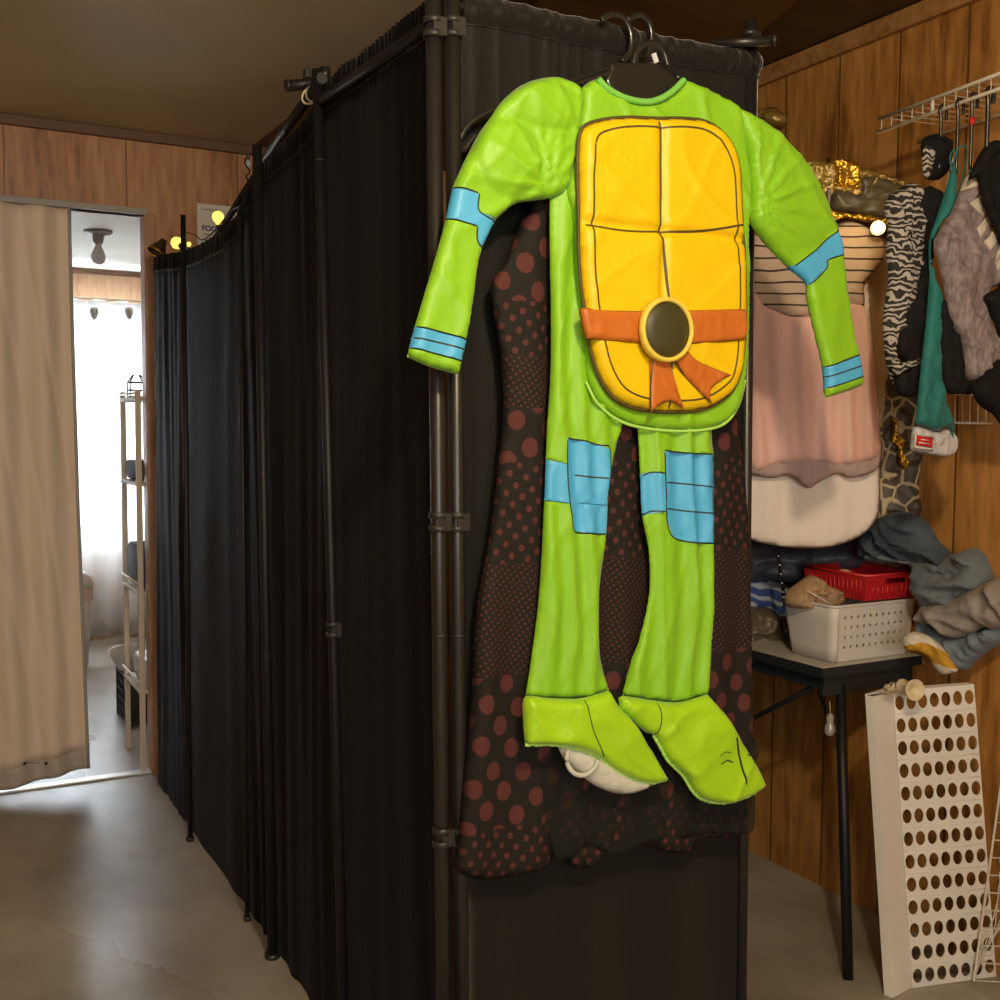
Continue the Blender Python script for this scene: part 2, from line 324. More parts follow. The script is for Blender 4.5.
def puff(name, outline, fr, mats, T=.02, Rr=.04, back=.006, wr=None, regions=(), strokes=(), h=.008, parent=None, off=0, sm=True):
    """a stuffed or hanging cloth shape: outline with real thickness, front bulge, folds, printed regions"""
    conv = lambda L_: [fr.uv(*p) for p in L_]
    o0 = conv(outline); o = catmull(o0, True, arclen_n(o0, h)) if sm else o0
    oo = [o[0]]
    for q in o[1:]:
        if (Vector(q)-Vector(oo[-1])).length > h*.25: oo.append(q)
    o = oo; A = np.array(o); mn, mx = A.min(0), A.max(0)
    polys = []
    for poly, mi in regions: polys.append((conv(poly) if not callable(poly) else poly(), mi))
    for pl, w, mi in strokes:
        c = conv(pl); c = catmull(c, False, max(2, arclen_n(c, h))) if len(c) > 2 else c; polys.append((stroke_poly(c, w), mi))
    pts = []; ny = int((mx[1]-mn[1])/(h*.87))+2; nx = int((mx[0]-mn[0])/h)+2
    for j in range(ny):
        for i in range(nx): pts.append((mn[0]+(i+.5*(j % 2))*h, mn[1]+j*h*.87))
    P = np.array(pts); P = P[inside(P, o)]; P = P[bdist(P, o) > h*.45]
    vs = [Vector(q) for q in o]; es = [(i, (i+1) % len(o)) for i in range(len(o))]
    for poly, mi in polys:
        k = len(vs); vs += [Vector(q) for q in poly]; es += [(k+i, k+(i+1) % len(poly)) for i in range(len(poly))]
    vs += [Vector(q) for q in P]
    rv, re_, rf, *_ = delaunay_2d_cdt(vs, es, [], 0, 1e-6)
    V = np.array([tuple(q) for q in rv]); F = [tuple(f) for f in rf]
    C = np.array([V[list(f)].mean(0) for f in F]); keep = inside(C, o); d = bdist(V, o)
    mi = np.zeros(len(F), int)
    for poly, k in polys: mi[inside(C, poly)] = k
    prof = np.sqrt(np.maximum(0, 1-(1-np.minimum(d/Rr, 1))**2)); edge = np.minimum(d/(Rr*.5), 1)
    mb = MB(); fid, bid = {}, {}; V3 = []
    for i, f in enumerate(F):
        if not keep[i]: continue
        a, b_, c = (V[f[0]], V[f[1]], V[f[2]])
        if abs((b_[0]-a[0])*(c[1]-a[1])-(b_[1]-a[1])*(c[0]-a[0])) < 1e-11: continue
        fs, bs = [], []
        for q in f:
            if q not in fid:
                w = off+T*prof[q]+(wr(V[q][0], V[q][1])*edge[q] if wr else 0)
                fid[q] = len(V3); V3.append(fr.p3(V[q][0], V[q][1], w))
                if d[q] < 1e-5: bid[q] = fid[q]
                else: bid[q] = len(V3); V3.append(fr.p3(V[q][0], V[q][1], off-back*prof[q]))
            fs.append(fid[q]); bs.append(bid[q])
        mb.f.append(fs); mb.m.append(int(mi[i])); mb.sm.append(True)
        if set(fs) != set(bs): mb.f.append(bs[::-1]); mb.m.append(int(mi[i])); mb.sm.append(True)
    mb.v = [tuple(q) for q in V3]
    me = bpy.data.meshes.new(name); me.from_pydata(mb.v, [], mb.f)
    for m in (mats if isinstance(mats, (list, tuple)) else [mats]): me.materials.append(m)
    me.polygons.foreach_set('material_index', mb.m); me.polygons.foreach_set('use_smooth', mb.sm)
    bm = bmesh.new(); bm.from_mesh(me); bmesh.ops.recalc_face_normals(bm, faces=bm.faces); bm.to_mesh(me); bm.free()
    return link(name, me, parent)
def folds(A=.006, lam=.05, A2=.003, seed=0, ang=0, f2=(14, 3)):
    def w(u, v):
        c, s = math.cos(ang), math.sin(ang); a, b = u*c+v*s, -u*s+v*c
        return A*math.sin(2*math.pi*(a+.03*nz(b*2.2, seed))/lam+3*nz(a*5, b*1.2, seed))+A2*ridge(u, v, ang, f2[0], f2[1], seed)
    return w
def crease(u, v, a, fu, fv, sd): 
    c, s_ = math.cos(a), math.sin(a); x, y = u*c+v*s_, -u*s_+v*c
    return 1-min(1, abs(nz(x*fu+sd, y*fv, sd*1.3))*3.2)
def crumple(A=.008, f=(16, 5), seed=0, ang=0, B=.003):
    def w(u, v):
        x = u+.012*nz(u*14, v*14, seed); y = v+.012*nz(u*14, v*14, seed+3)
        return A*crease(x, y, ang, f[0]*.8, f[1], seed)**2+A*.7*crease(x, y, ang+.7, f[0]*1.1, f[1]*1.4, seed+5)**2+A*.4*crease(x, y, ang-.5, f[0]*1.8, f[1]*2, seed+8)**2+B*nz(u*9, v*9, seed)
    return w
# ================================================================== THE SETTING
RX, FYW, CH = 2.25, 4.15, 2.34
def struct(name, mb, m, **k): return tag(mb.build(name, m, **k), kind='structure')
struct('floor', MB().bb((-2.4,-2.6,-.1), (2.35,7.3,0)), M['concrete'])
struct('ceiling', MB().bb((-2.4,-2.6,CH), (1.19,FYW,CH+.08)), M['ceil'])
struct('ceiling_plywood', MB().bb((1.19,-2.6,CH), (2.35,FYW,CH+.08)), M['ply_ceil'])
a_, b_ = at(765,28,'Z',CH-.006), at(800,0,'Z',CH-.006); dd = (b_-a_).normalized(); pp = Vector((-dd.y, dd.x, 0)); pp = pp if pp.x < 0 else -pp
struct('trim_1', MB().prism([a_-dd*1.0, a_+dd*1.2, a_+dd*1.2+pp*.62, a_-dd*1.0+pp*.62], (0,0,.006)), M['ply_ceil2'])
struct('wall_right', MB().bb((RX,-2.6,0), (RX+.08,FYW+.1,CH)), M['ply_wall'])
struct('wall_rear', MB().bb((-2.4,-2.7,0), (RX+.08,-2.6,CH)), M['ply_far'])  # unseen wall, added to keep world light from reflecting in the poles
struct('wall_left', MB().bb((-2.4,-2.6,0), (-2.3,FYW,CH)), M['ply_far'])
DR = at(147,500,'Y',FYW).x; DL = -.75; DT = at(110,212,'Y',FYW).z
wf = MB(); wf.bb((-2.4,FYW,0),(DL,FYW+.05,CH)); wf.bb((DR,FYW,0),(RX,FYW+.05,CH)); wf.bb((DL,FYW,DT),(DR,FYW+.05,CH))
struct('wall_far', wf, M['ply_far'])
struct('trim_2', MB().bb((-2.3,FYW-.02,CH-.035),(1.3,FYW,CH)), M['darktrim'], bevel=.003)
struct('trim_3', MB().bb((RX-.02,-2.6,CH-.05),(RX,FYW,CH-.002)), M['trimwood'], bevel=.003)
# doorway casing
struct('trim_4', MB().bb((DL-.04,FYW-.015,DT),(DR+.012,FYW+.05,DT+.022)), M['graypaint'], bevel=.002)
JW = at(160,600,'Y',FYW).x-DR
struct('trim_5', MB().bb((DR,FYW-.02,0),(DR+JW,FYW+.06,DT)), M['jamb'], bevel=.003)
struct('trim_6', MB().bb((DL,FYW-.01,0),(DR,FYW+.035,.008)), M['metalstrip'], bevel=.002)
# back room
BY = 6.95; BCH = 2.22
struct('ceiling_back_room', MB().bb((-1.6,FYW+.1,BCH),(1.8,BY,BCH+.05)), M['ceil2'])
WX0, WX1, WZ0, WZ1 = -.4, 1.45, .62, 2.0
wb = MB(); wb.bb((-1.6,BY,0),(WX0,BY+.08,BCH)); wb.bb((WX1,BY,0),(1.8,BY+.08,BCH)); wb.bb((WX0,BY,0),(WX1,BY+.08,WZ0)); wb.bb((WX0,BY,WZ1),(WX1,BY+.08,BCH))
struct('wall_back', wb, M['ply_room'])
struct('wall_back_room_left', MB().bb((-1.7,FYW+.1,0),(-1.6,BY,BCH)), M['ply_room'])
struct('wall_back_room_right', MB().bb((1.8,FYW+.1,0),(1.9,BY,BCH)), M['ply_room'])
struct('trim_7', MB().bb((-1.6,BY-.015,BCH-.03),(1.8,BY,BCH)), M['darktrim'])
win = MB(); 
for x in (WX0, (WX0+WX1)/2-.02, WX1-.04): win.bb((x,BY+.02,WZ0),(x+.04,BY+.06,WZ1))
for z in (WZ0, (WZ0+WZ1)/2, WZ1-.04): win.bb((WX0,BY+.02,z),(WX1,BY+.06,z+.04))
w1 = tag(win.build('window_1', M['white']), kind='structure')
MB().bb((WX0,BY+.038,WZ0),(WX1,BY+.042,WZ1)).build('glass_pane', M['glass'], w1)
# ================================================================== PARTITION: poles, rails, drapes
PX = .79; PY = 1.645
H0 = 2.0
J1 = Vector((PX, PY, 0))
def pole(name, label, p, top, r=.0125, cl=(), tilt=(0,0), m='steel', group=None, joints=()):
    t = empty(name, (p[0], p[1], 0), label, 'pole', group)
    q = Vector((p[0]+tilt[0], p[1]+tilt[1], top)); b0 = Vector((p[0], p[1], 0.0))
    MB().tube([b0, b0.lerp(q, .5), q], r, 14).build('tube', M[m], t)
    MB().tube([b0, b0+Vector((0,0,.012))], r*1.6, 14).build('foot_cap', M['clamp'], t)
    for z in joints:
        c = b0.lerp(q, z/top); MB().tube([c, c+Vector((0,0,.004))], r*1.06, 14).build('joint_ring', M['tubeblack'], t)
    for z in cl:
        c = b0.lerp(q, z/top)
        k = MB()
        for dz in (-.011, .011): k.tube([c+Vector((0,0,dz-.005)), c+Vector((0,0,dz+.005))], r*1.28, 16)
        k.bb(c+Vector((-r*.5,-r*1.2,-.014)), c+Vector((r*1.3,-r*1.0,.014)))
        k.build('pole_clip', M['clamp'], t)
    return t
# the corner pair, side by side
cA = at(435,500,'Y',PY-.03); cB = at(453,500,'Y',PY-.03)
def tiltx(pxt, pyt, pxb, pyb, y): 
    a, b = at(pxt,pyt,'Y',y), at(pxb,pyb,'Y',y); k = (a.x-b.x)/(a.z-b.z); return b.x-k*b.z, k
for nm, (xt, xb), lab in (('divider_pole', (433, 443.5), 'dark steel pole at the corner of the curtain partition, left one of the clipped pair'),
                          ('divider_pole', (452, 461.5), 'dark steel pole at the corner of the curtain partition, right one of the clipped pair')):
    x0, k = tiltx(xt, 0, xb, 990, PY-.03)
    zc = [at(xt, y, 'Y', PY-.03).z for y in (28, 522, 838)]
    pole('divider_pole', lab, (x0, PY-.03), 2.09, .0128, zc, (k*2.09, 0), joints=(at(xt,637,'Y',PY-.03).z,))
# right pole of the front panel
x0, k = tiltx(750, 20, 741, 990, PY)
pole('divider_pole', 'dark steel pole at the right end of the front black curtain', (x0, PY), at(750,20,'Y',PY).z, .0115, (at(750,40,'Y',PY).z,), (k*2.0,0), joints=(at(746,608,'Y',PY).z,))
XR = x0
# top rail of front panel, protruding right of the pole
a, b = at(772,41,'Y',PY-.022), at(715,44,'Y',PY-.022)
xl = at(440,0,'Y',PY).x
railz = at(740,43,'Y',PY).z
railz = at(748,43,'Y',PY-.02).z; rz_in = min(at(740,58,'Y',PY).z, at(470,6,'Y',PY).z)-.004
tr = empty('top_rail', (xl, PY, rz_in), 'horizontal top rail threaded through the gathered top of the front curtain', 'rail')
MB().tube([(xl+.02,PY-.004,at(462,8,'Y',PY).z),(XR,PY-.004,at(740,60,'Y',PY).z)], .006, 10).build('tube', M['steel'], tr)
q0, q1 = at(712,44,'Z',railz), at(773,40.5,'Z',railz)
sb = empty('cross_bar', q1, 'dark steel bar stub crossing the right pole at the top of the front curtain', 'rail')
MB().tube([q0, q1], .0095, 14).build('tube', M['steel'], sb)
MB().tube([q1-(q1-q0)*.01, q1+(q1-q0)*.05], .0108, 14).build('end_cap', M['clamp'], sb)
# receding side poles: (px top, py top, px bottom, py bottom)
def sidepole(pt, pb, X, lab, cl=(), r=.0115, joints=()):
    a, b = at(*pt,'X',X), at(*pb,'X',X); k = (a.y-b.y)/(a.z-b.z); y0 = b.y-k*b.z
    return pole('divider_pole', lab, (X, y0), a.z, r, [at((pt[0]+pb[0])/2,c,'X',X).z for c in cl], (0, k*a.z), m='sideblack', joints=[at((pt[0]+pb[0])/2,c,'X',X).z for c in joints])
sidepole((317,70),(343,990), PX-.03, 'black pole on the side of the partition, next along from the corner pair', (628,), joints=(155,), r=.0105)
sidepole((257,146),(272,940), PX-.03, 'black pole in the middle of the receding curtain partition with a short stub on top', (), r=.0115, joints=(655,))
sidepole((240,215),(247,900), PX-.028, 'thin black pole just beyond the middle pole of the partition', (), r=.006)
sidepole((183,215),(190,815), PX-.03, 'thin metal pole near the far end of the partition beside the lit bulb', (), r=.008)
# side rails
def rail(pa, pb, za, zb, lab, r=.011, X=None):
    a, b = at(*pa,'Z',za), at(*pb,'Z',zb); t = empty('top_rail', a, lab, 'rail'); MB().tube([a,b], r, 12).build('tube', M['sideblack'], t); return t
rail((434,22),(323,100),1.94,1.94,'black top rail threaded through the nearest side curtain')
rail((322,78),(256,172),1.98,1.98,'black top rail above the second side curtain, bare where the cloth sags')
rail((254,178),(200,262),1.97,1.97,'black top rail above the third side curtain, its far end sinking behind the cloth')
a, b = at(286,86,'Y',2.27), at(330,82,'Y',2.27)
cb = empty('cross_bar', a, 'short black bar poking out left above the second side curtain', 'rail'); MB().tube([a,b], .0115, 14).build('tube', M['black'], cb); MB().tube([a,a+(b-a)*.05], .013, 14).build('end_cap', M['clamp'], cb)
cl = empty('pole_clamp', at(318,78,'Y',2.29), 'blocky grey-brown clamp at the top of the side pole where the bars cross', 'clamp')
p = at(309,74,'Y',2.30); MB().box(p, (.022,.022,.022)).build('block', M['steel'], cl, bevel=.003)
p = at(325,74,'Y',2.30); MB().tube([p-Vector((0,0,.013)), p+Vector((0,0,.013))], .012, 14).build('collar', M['steel'], cl)
tw = empty('twine_tie', at(312,95,'Y',2.25), 'cream twine tied round the crossing bars at the side pole', 'twine')
lp = []
for i in range(40):
    t = i/39*math.pi*4; q = at(312+8*math.cos(t)+2*math.sin(t*.5), 92+9*math.sin(t*.97)+i*.12, 'Y', 2.245+.008*math.sin(t)); lp.append(q)
MB().tube(lp, .0022, 6).build('loops', M['cord'], tw)
# ---- side drapes
def bottom_floor(px, py): 
    p = at(px, py, 'Z', .012); return p
def drape(name, lab, top, bot, nfold, amp, seed, X0=PX, mt='drape', nv=50, nu=90):
    tops = [at(px,py,'X',X0) for px,py in top]; bots = [at(px,py,'X',X0) for px,py in bot]
    def lerpL(L_, t):
        k = t*(len(L_)-1); i = min(int(k), len(L_)-2); return L_[i].lerp(L_[i+1], k-i)
    def fn(u, v):
        a, b = lerpL(tops, u), lerpL(bots, u); p = a.lerp(b, v)
        ph = u*nfold+.5*nz(u*4, v*1.2, seed)
        p.x += amp*.45*(.25+.75*v)*math.sin(2*math.pi*ph)*(.6+.8*nz(u*3,v,seed))+.006*nz(u*9, v*2, seed)-.008
        if v < .035: p.x += .004*math.sin(u*180+nz(u*30))
        return p
    t = empty(name, tops[0], lab, 'curtain', 'black curtains along the side of the partition')
    o = grid('panel', fn, nu, nv, M[mt], t, solid=.002)
    hm = lambda u, v: fn(u, .026+v*.004)+Vector((-.003,0,0))
    grid('hem_seam', hm, nu, 1, M['tubeblack'], t, solid=.001); return t
zb = lambda px, py: (px, py)
drape('black_curtain', 'black side curtain panel nearest the camera, left of the corner poles', [(432,2),(405,22),(375,46),(345,68),(325,88)], [(446,1290),(420,1240),(390,1160),(365,1105),(338,1060)], 4, .006, 1)
drape('black_curtain', 'second black side curtain, its top sagging below the bare rail', [(323,100),(310,120),(296,134),(280,149),(258,172)], [(336,1052),(318,1030),(302,1003),(288,990),(274,968)], 3, .010, 2, PX-.004)
drape('black_curtain', 'third black side curtain, between the middle pole and the far thin pole', [(257,174),(247,200),(240,215),(226,231),(200,246),(184,252)], [(275,972),(268,950),(255,925),(230,886),(205,852),(190,832)], 5, .008, 3, PX+.002)
drape('black_curtain', 'farthest black side curtain, ending against the wood door jamb', [(183,252),(170,254),(157,256)], [(189,831),(178,812),(161,787)], 3, .006, 4, PX+.004, nu=50)
# ---- front drape with gathered rod pocket
ftop = [at(x,y,'Y',PY) for x,y in ((461,-5),(480,-3),(520,4),(560,14),(600,22),(650,33),(700,44),(743,49))]
xa, xb2 = ftop[0].x, XR-.004
def ftopz(x):
    for i in range(len(ftop)-1):
        if x <= ftop[i+1].x or i == len(ftop)-2:
            t = (x-ftop[i].x)/(ftop[i+1].x-ftop[i].x); return ftop[i].z+(ftop[i+1].z-ftop[i].z)*min(t, 1)
def ffn(u, v):
    x = xa+(xb2-xa)*u; zt = ftopz(x)+.002*nz(x*30); z = zt*(1-v)+.01*v; dz = zt-z
    g = max(0, 1-dz/.5); y = PY+.001
    y += -.0045*g*ridge(x, z, 0, 24, .9, 3, 3)-.004*math.sin(x*30+2*nz(z*1.2))*(.4+v)*.8
    if dz < .045: y -= .013*math.sin(min(dz/.045,1)*math.pi)+.003*ridge(x, z, 0, 60, 8, 5)
    y -= .022*math.exp(-((x-xa)/.02)**2)*(dz/2)
    return Vector((x, y-.001*0, z))
fd = empty('black_curtain', (xa,PY,1.9), 'black front curtain behind the hanging costume, grey in the lamplight near its gathered top', 'curtain')
def vv(v): return v**1.5
grid('panel', lambda u, v: ffn(u, vv(v)), 150, 120, M['drape_front'], fd, solid=.0015)
grid('pocket_seam', lambda u, v: ffn(u, .0235+v*.0008)+Vector((0,-.003,0)), 150, 1, M['tubeblack'], fd, solid=.001)
# ================================================================== HANGERS AND GARMENTS ON THE FRONT
YD = 1.60
def hanger(name, lab, hook, arms, y, r=.004, flat=.5, hr=None, cat='hanger', m='hanger', mid=None, rib=None):
    t = empty(name, at(*hook[0],'Y',y), lab, cat)
    hp = catmull([tuple(at(px,py,'Y',y)) for px,py in hook], False, 6); MB().tube(hp, hr or r, 8, flatdir=(0,1,0), flat=flat).build('hook', M[m], t)
    for arm in arms:
        ap = catmull([tuple(at(px,py,'Y',y)) for px,py in arm], False, 6); MB().tube(ap, r, 8, flatdir=(0,1,0), flat=flat).build('arm', M[m], t)
    return t
h1 = hanger('coat_hanger', 'wide black hanger with the leftmost of the tall hooks, carrying the polka dot dress', [(601,20),(612,15),(624,19),(631,32),(631,50),(622,62)], 
            [[(622,64),(590,75),(540,92),(500,108),(478,118),(466,129),(460,141),(458,148),(464,150),(470,143),(476,135)], [(622,64),(665,78),(720,108),(742,128)]], 1.612, .0048, .7, .0062)
h2 = hanger('coat_hanger', 'black hanger with the second hook, just right of the leftmost hook', [(627,20),(640,16),(650,25),(652,42),(647,58),(640,66)], [[(640,66),(600,82),(560,100)],[(640,66),(690,84),(725,104)]], 1.622, .0045, .7, .0062)
t = hanger('costume_hanger', 'broad black plastic hanger inside the neckline of the green costume', [(634,64),(637,52),(646,44),(656,44),(664,52),(668,66)], [[(612,72),(590,80),(555,92),(530,102)],[(676,76),(700,92),(730,112)]], 1.565, .0045, .8, .0052)
fC = FY(1.565)
puff('crossbar', [(606,84),(607,74),(612,63),(628,62),(645,62),(655,63),(665,67),(674,75),(682,90),(676,106),(650,110),(620,104)], fC, M['hanger'], .004, .006, .004, h=.006, parent=t)
MB().box(at(655,58,'Y',1.575), (.010,.002,.016), Matrix.Rotation(R(-25),3,'Y')).build('size_tag', M['bulboff'], t)
# ---- polka dot dress
pd = empty('polka_dot_dress', at(600,200,'Y',YD), 'long sheer black dress with dusty red polka dots, hanging behind the green costume', 'dress')
fD = FY(YD)
puff('skirt', [(520,110),(512,160),(531,205),(521,222),(505,262),(491,286),(497,332),(501,359),(503,408),(499,458),(491,525),(476,612),(471,700),(464,772),(457,846),(455,867),(469,877),(490,879),(525,874),(548,866),(556,846),(566,850),(571,867),(595,866),(610,850),(640,838),(660,850),(690,853),(700,838),(737,836),(746,815),(752,760),(751,640),(748,520),(738,420),(726,360),(730,180),(715,110)],
     fD, M['dots'], .014, .03, .003, folds(.005, .10, .003, 3), h=.012, parent=pd)
puff('tulle_layer', [(560,720),(540,745),(530,765),(535,800),(545,840),(556,858),(575,850),(585,842),(606,852),(640,842),(665,838),(700,832),(740,832),(750,820),(749,770),(746,735),(640,700)],
     fD, M['tulle'], .006, .04, .002, folds(.004, .06, .003, 8), h=.010, parent=pd, off=.014)
puff('seam_edging', [(549,230),(549,400),(541,560),(528,690),(524,690),(537,560),(546,400),(547,230)], fD, M['tubeblack'], .003, .004, .001, h=.01, parent=pd, off=.018)
# ---- the costume
YC = 1.56
cs = empty('costume_jumpsuit', at(640,100,'Y',YC), 'lime green costume jumpsuit with yellow quilted front, orange belt and sky blue bands', 'costume')
fT, fA, fP, fQ, fR = FY(YC), FY(YC-.010), FY(YC-.026), FY(YC-.046), FY(YC-.050)
GM = [M['green'], M['blue'], M['ink']]
LW = .0028
legs = [(550,192),(551,350),(547,430),(544,504),(539,595),(531,660),(525,697),(525,697),(550,698),(581,698),(609,690),(609,690),(600,655),(599,595),(605,546),(607,504),(611,472),(618,440),(628,412),(637,427),(640,472),(642,514),(649,553),(649,595),(640,637),(630,665),(622,696),(622,696),(652,700),(679,702),(707,694),(707,694),(711,630),(713,542),(714,470),(713,420),(730,380),(735,250),(725,160),(590,150),(560,185)]
def legw(u, v):
    return .0045*math.sin(2*math.pi*(u+.03*nz(v*2.2))/.05+3*nz(u*7, v*1.2))+.006*crease(u, v, .06, 17, 1.6, 2)**2+.003*crease(u, v, -.35, 24, 3, 7)**2
puff('trousers', legs, fT, GM, .008, .014, .010, legw, h=.0065, parent=cs,
     regions=[([(540,458),(563,464),(565,503),(540,500)],1), ([(563,438),(580,441),(597,445),(608,450),(606,480),(604,500),(605,534),(589,533),(570,530),(566,505),(563,470)],1), ([(606,474),(616,470),(612,500),(604,503)],1),
              ([(636,476),(645,472),(661,473),(662,511),(650,513),(638,517)],1), ([(660,450),(685,453),(720,454),(720,543),(690,542),(670,537),(663,522),(661,480)],1)],
     strokes=[([(546,458),(563,464)],LW,2),([(545,500),(565,503)],LW,2),([(564,438),(582,441),(597,445),(607,449),(606,480),(604,500)],LW,2),([(604,534),(589,533),(571,530),(566,505),(563,470),(563,440)],LW,2),
              ([(573,475),(590,477),(605,478)],LW,2),([(577,503),(605,505)],LW,2),([(641,476),(650,472),(661,473)],LW,2),([(641,515),(650,511),(661,511)],LW,2),
              ([(660,450),(685,453),(713,454)],LW,2),([(713,543),(690,542),(670,537),(663,522),(661,480),(660,452)],LW,2),([(662,482),(685,484),(713,487)],LW,2),([(663,508),(685,511),(713,513)],LW,2)])
def bump_at(fr, px, py, rx, ry, h):
    c = fr.uv(px, py); e = fr.uv(px+rx, py); f = fr.uv(px, py+ry); a = abs(e[0]-c[0]); b = abs(f[1]-c[1])
    return lambda u, v: h*max(0, 1-((u-c[0])/a)**2-((v-c[1])/b)**2)**.6
bA, bB, bC = bump_at(fA, 505,160,32,38,.018), bump_at(fA, 538,106,42,24,.012), bump_at(fA, 552,165,16,30,.010)
ga = fA.uv(545,165)
g0, g1 = fA.uv(545,190), fA.uv(575,140)
def drag(u, v, g, k, amp, fall): 
    a = math.atan2(v-g[1], u-g[0]); d = math.hypot(u-g[0], v-g[1]); return amp*math.exp(-d/fall)*(1-abs(math.sin(a*k+2*nz(d*14, k))))**2.2*min(1, d/.02)
def swl(u, v): return bA(u, v)+bB(u, v)+bC(u, v)*.6+.004*crease(u, v, .35, 13, 5, 1)**2+.003*crease(u, v, -.5, 20, 6, 4)**2+drag(u, v, g0, 7, .016, .07)+drag(u, v, g1, 6, .012, .05)+.002*nz(u*20, v*9)
puff('sleeve', [(580,90),(562,78),(543,78),(522,85),(503,100),(490,118),(478,135),(466,158),(458,175),(452,190),(445,222),(436,255),(427,285),(418,315),(411,340),(407,357),(407,357),(430,367),(458,375),(458,375),(463,355),(467,335),(473,300),(477,270),(481,252),(493,225),(500,216),(515,204),(532,201),(550,198),(566,190),(574,165),(580,125)],
     fA, GM, .012, .016, .012, swl, h=.0062, parent=cs,
     regions=[([(440,185),(456,190),(474,195),(475,213),(500,224),(490,256),(474,244),(473,228),(436,217)],1), ([(405,324),(416,327),(466,341),(475,345),(470,366),(463,363),(410,348),(403,345)],1)],
     strokes=[([(452,188),(463,191),(474,195)],LW,2),([(475,195),(475,213),(494,224)],LW,2),([(444,219),(458,223),(473,228)],LW,2),([(483,252),(474,243),(473,228)],LW,2),([(415,327),(440,333),(467,341)],LW,2),([(412,338),(440,344),(465,351)],LW,2),([(409,348),(436,355),(463,363)],LW,2)])
bS = bump_at(fA, 785,190,50,60,.014)
g2, g3 = fA.uv(750,208), fA.uv(740,130)
def swr(u, v): return bS(u, v)*.6+.005*crease(u, v, .55, 11, 3, 11)**2+.003*crease(u, v, 1.2, 15, 5, 14)**2+drag(u, v, g2, 8, .020, .09)+drag(u, v, g3, 5, .008, .05)+.002*nz(u*20, v*9)
puff('sleeve', [(736,110),(755,117),(774,130),(793,150),(811,175),(825,201),(835,227),(841,252),(846,290),(853,332),(859,360),(863,385),(863,385),(845,392),(825,398),(825,398),(823,367),(813,325),(807,297),(806,284),(790,270),(772,252),(755,231),(749,215),(750,190),(745,150)],
     fA, GM, .012, .016, .012, swr, h=.0062, parent=cs,
     regions=[([(784,268),(790,266),(806,255),(821,241),(834,229),(842,226),(848,252),(840,255),(823,261),(822,269),(807,285),(800,292)],1), ([(818,369),(824,367),(856,354),(862,352),(868,373),(861,375),(826,388),(820,390)],1)],
     strokes=[([(790,267),(806,255),(821,241),(835,229)],LW,2),([(841,255),(823,261),(822,269),(807,285)],LW,2),([(823,367),(840,361),(858,354)],LW,2),([(824,377),(842,371),(860,365)],LW,2),([(825,388),(843,382),(863,375)],LW,2)])
def tw_(u, v): return .007*ridge(u, v, .6, 18, 6, 21, 3)+.003*nz(u*14, v*8)
puff('torso', [(597,79),(601,82),(612,92),(628,100),(645,104),(660,101),(673,93),(682,83),(684,80),(700,86),(720,96),(738,110),(746,150),(751,182),(750,206),(748,240),(748,330),(744,380),(738,405),(722,424),(690,430),(650,428),(620,420),(598,402),(588,380),(583,345),(578,300),(575,250),(572,215),(566,192),(574,150),(580,110),(580,92),(586,84)],
     fA, [M['green'], M['collar']], .012, .018, .012, tw_, h=.007, parent=cs)
cp = catmull([tuple(at(px,py,'Y',YC-.022)) for px,py in ((598,79),(608,89),(625,98),(645,102),(660,99),(673,91),(684,80))], False, 8)
MB().tube(cp, .0058, 8).build('collar', M['collar'], cs)
cp = catmull([tuple(at(px,py,'Y',YC+.012)) for px,py in ((600,84),(612,93),(630,95),(640,90),(646,92),(660,94),(674,88),(682,82))], False, 8)
MB().tube(cp, .0050, 8).build('back_collar', M['collar'], cs)
# quilted yellow front, four plain stitched blocks
inset_ring = None
po = [(578,136),(584,126),(603,120),(628,118),(655,119),(682,119),(704,122),(720,132),(731,147),(737,166),(739,192),(741,232),(743,258),(744,305),(743,338),(740,368),(732,389),(718,402),(699,410),(675,412),(649,411),(626,406),(609,395),(596,373),(588,346),(583,311),(579,281),(577,248),(577,215),(576,182),(576,156)]
cx = lambda v: 0
qv = [fP.uv(655,130), fP.uv(657,230), fP.uv(662,310)]; qh = [fP.uv(584,227), fP.uv(657,232), fP.uv(738,228)]
def plw(u, v):
    d1 = abs(u-(qv[1][0]+(v-qv[1][1])*-.03)); d2 = abs(v-qh[1][1]); return -.009*math.exp(-(d1/.008)**2)-.009*math.exp(-(d2/.008)**2)+.0035*crease(u, v, .9, 9, 4, 31)**2+.0025*crease(u, v, -.7, 12, 4, 36)**2+.0015*nz(u*15, v*15)
ring_ = [(660+(x-660)*.87, 265+(y-265)*.925) for x, y in po]; ring_.append(ring_[0])
pp_ = puff('front_panel', po, fP, [M['yellow'], M['ink2']], .019, .020, .004, plw, h=.0065, parent=cs,
     strokes=[([(656,122),(657,180),(657,230),(660,270),(664,312)],.0042,1),([(582,226),(620,232),(657,233),(700,232),(739,226)],.0042,1),([(666,352),(664,380),(664,409)],.0035,1),(ring_,.0036,1)])
def inset(pl, k):
    c = Vector((sum(p[0] for p in pl)/len(pl), sum(p[1] for p in pl)/len(pl))); return [tuple(c+(Vector(p)-c)*k) for p in pl]
MB().tube([fP.p3(*fP.uv(*q), .004) for q in catmull(po, True, 4)], .0033, 6, closed=True).build('panel_piping', M['ink2'], cs)
belt = [(581,308),(600,310),(640,311),(665,311),(700,310),(745,309),(745,309),(746,325),(744,340),(744,340),(700,344),(660,345),(620,342),(586,339),(586,339),(582,325)]
puff('belt', belt, fQ, [M['orange'], M['ink2']], .008, .008, .006, crumple(.002, (20,8), 3), h=.006, parent=cs,
     strokes=[([(581,308),(620,311),(665,311),(745,309)],.002,1),([(586,339),(620,342),(660,345),(744,340)],.002,1)])
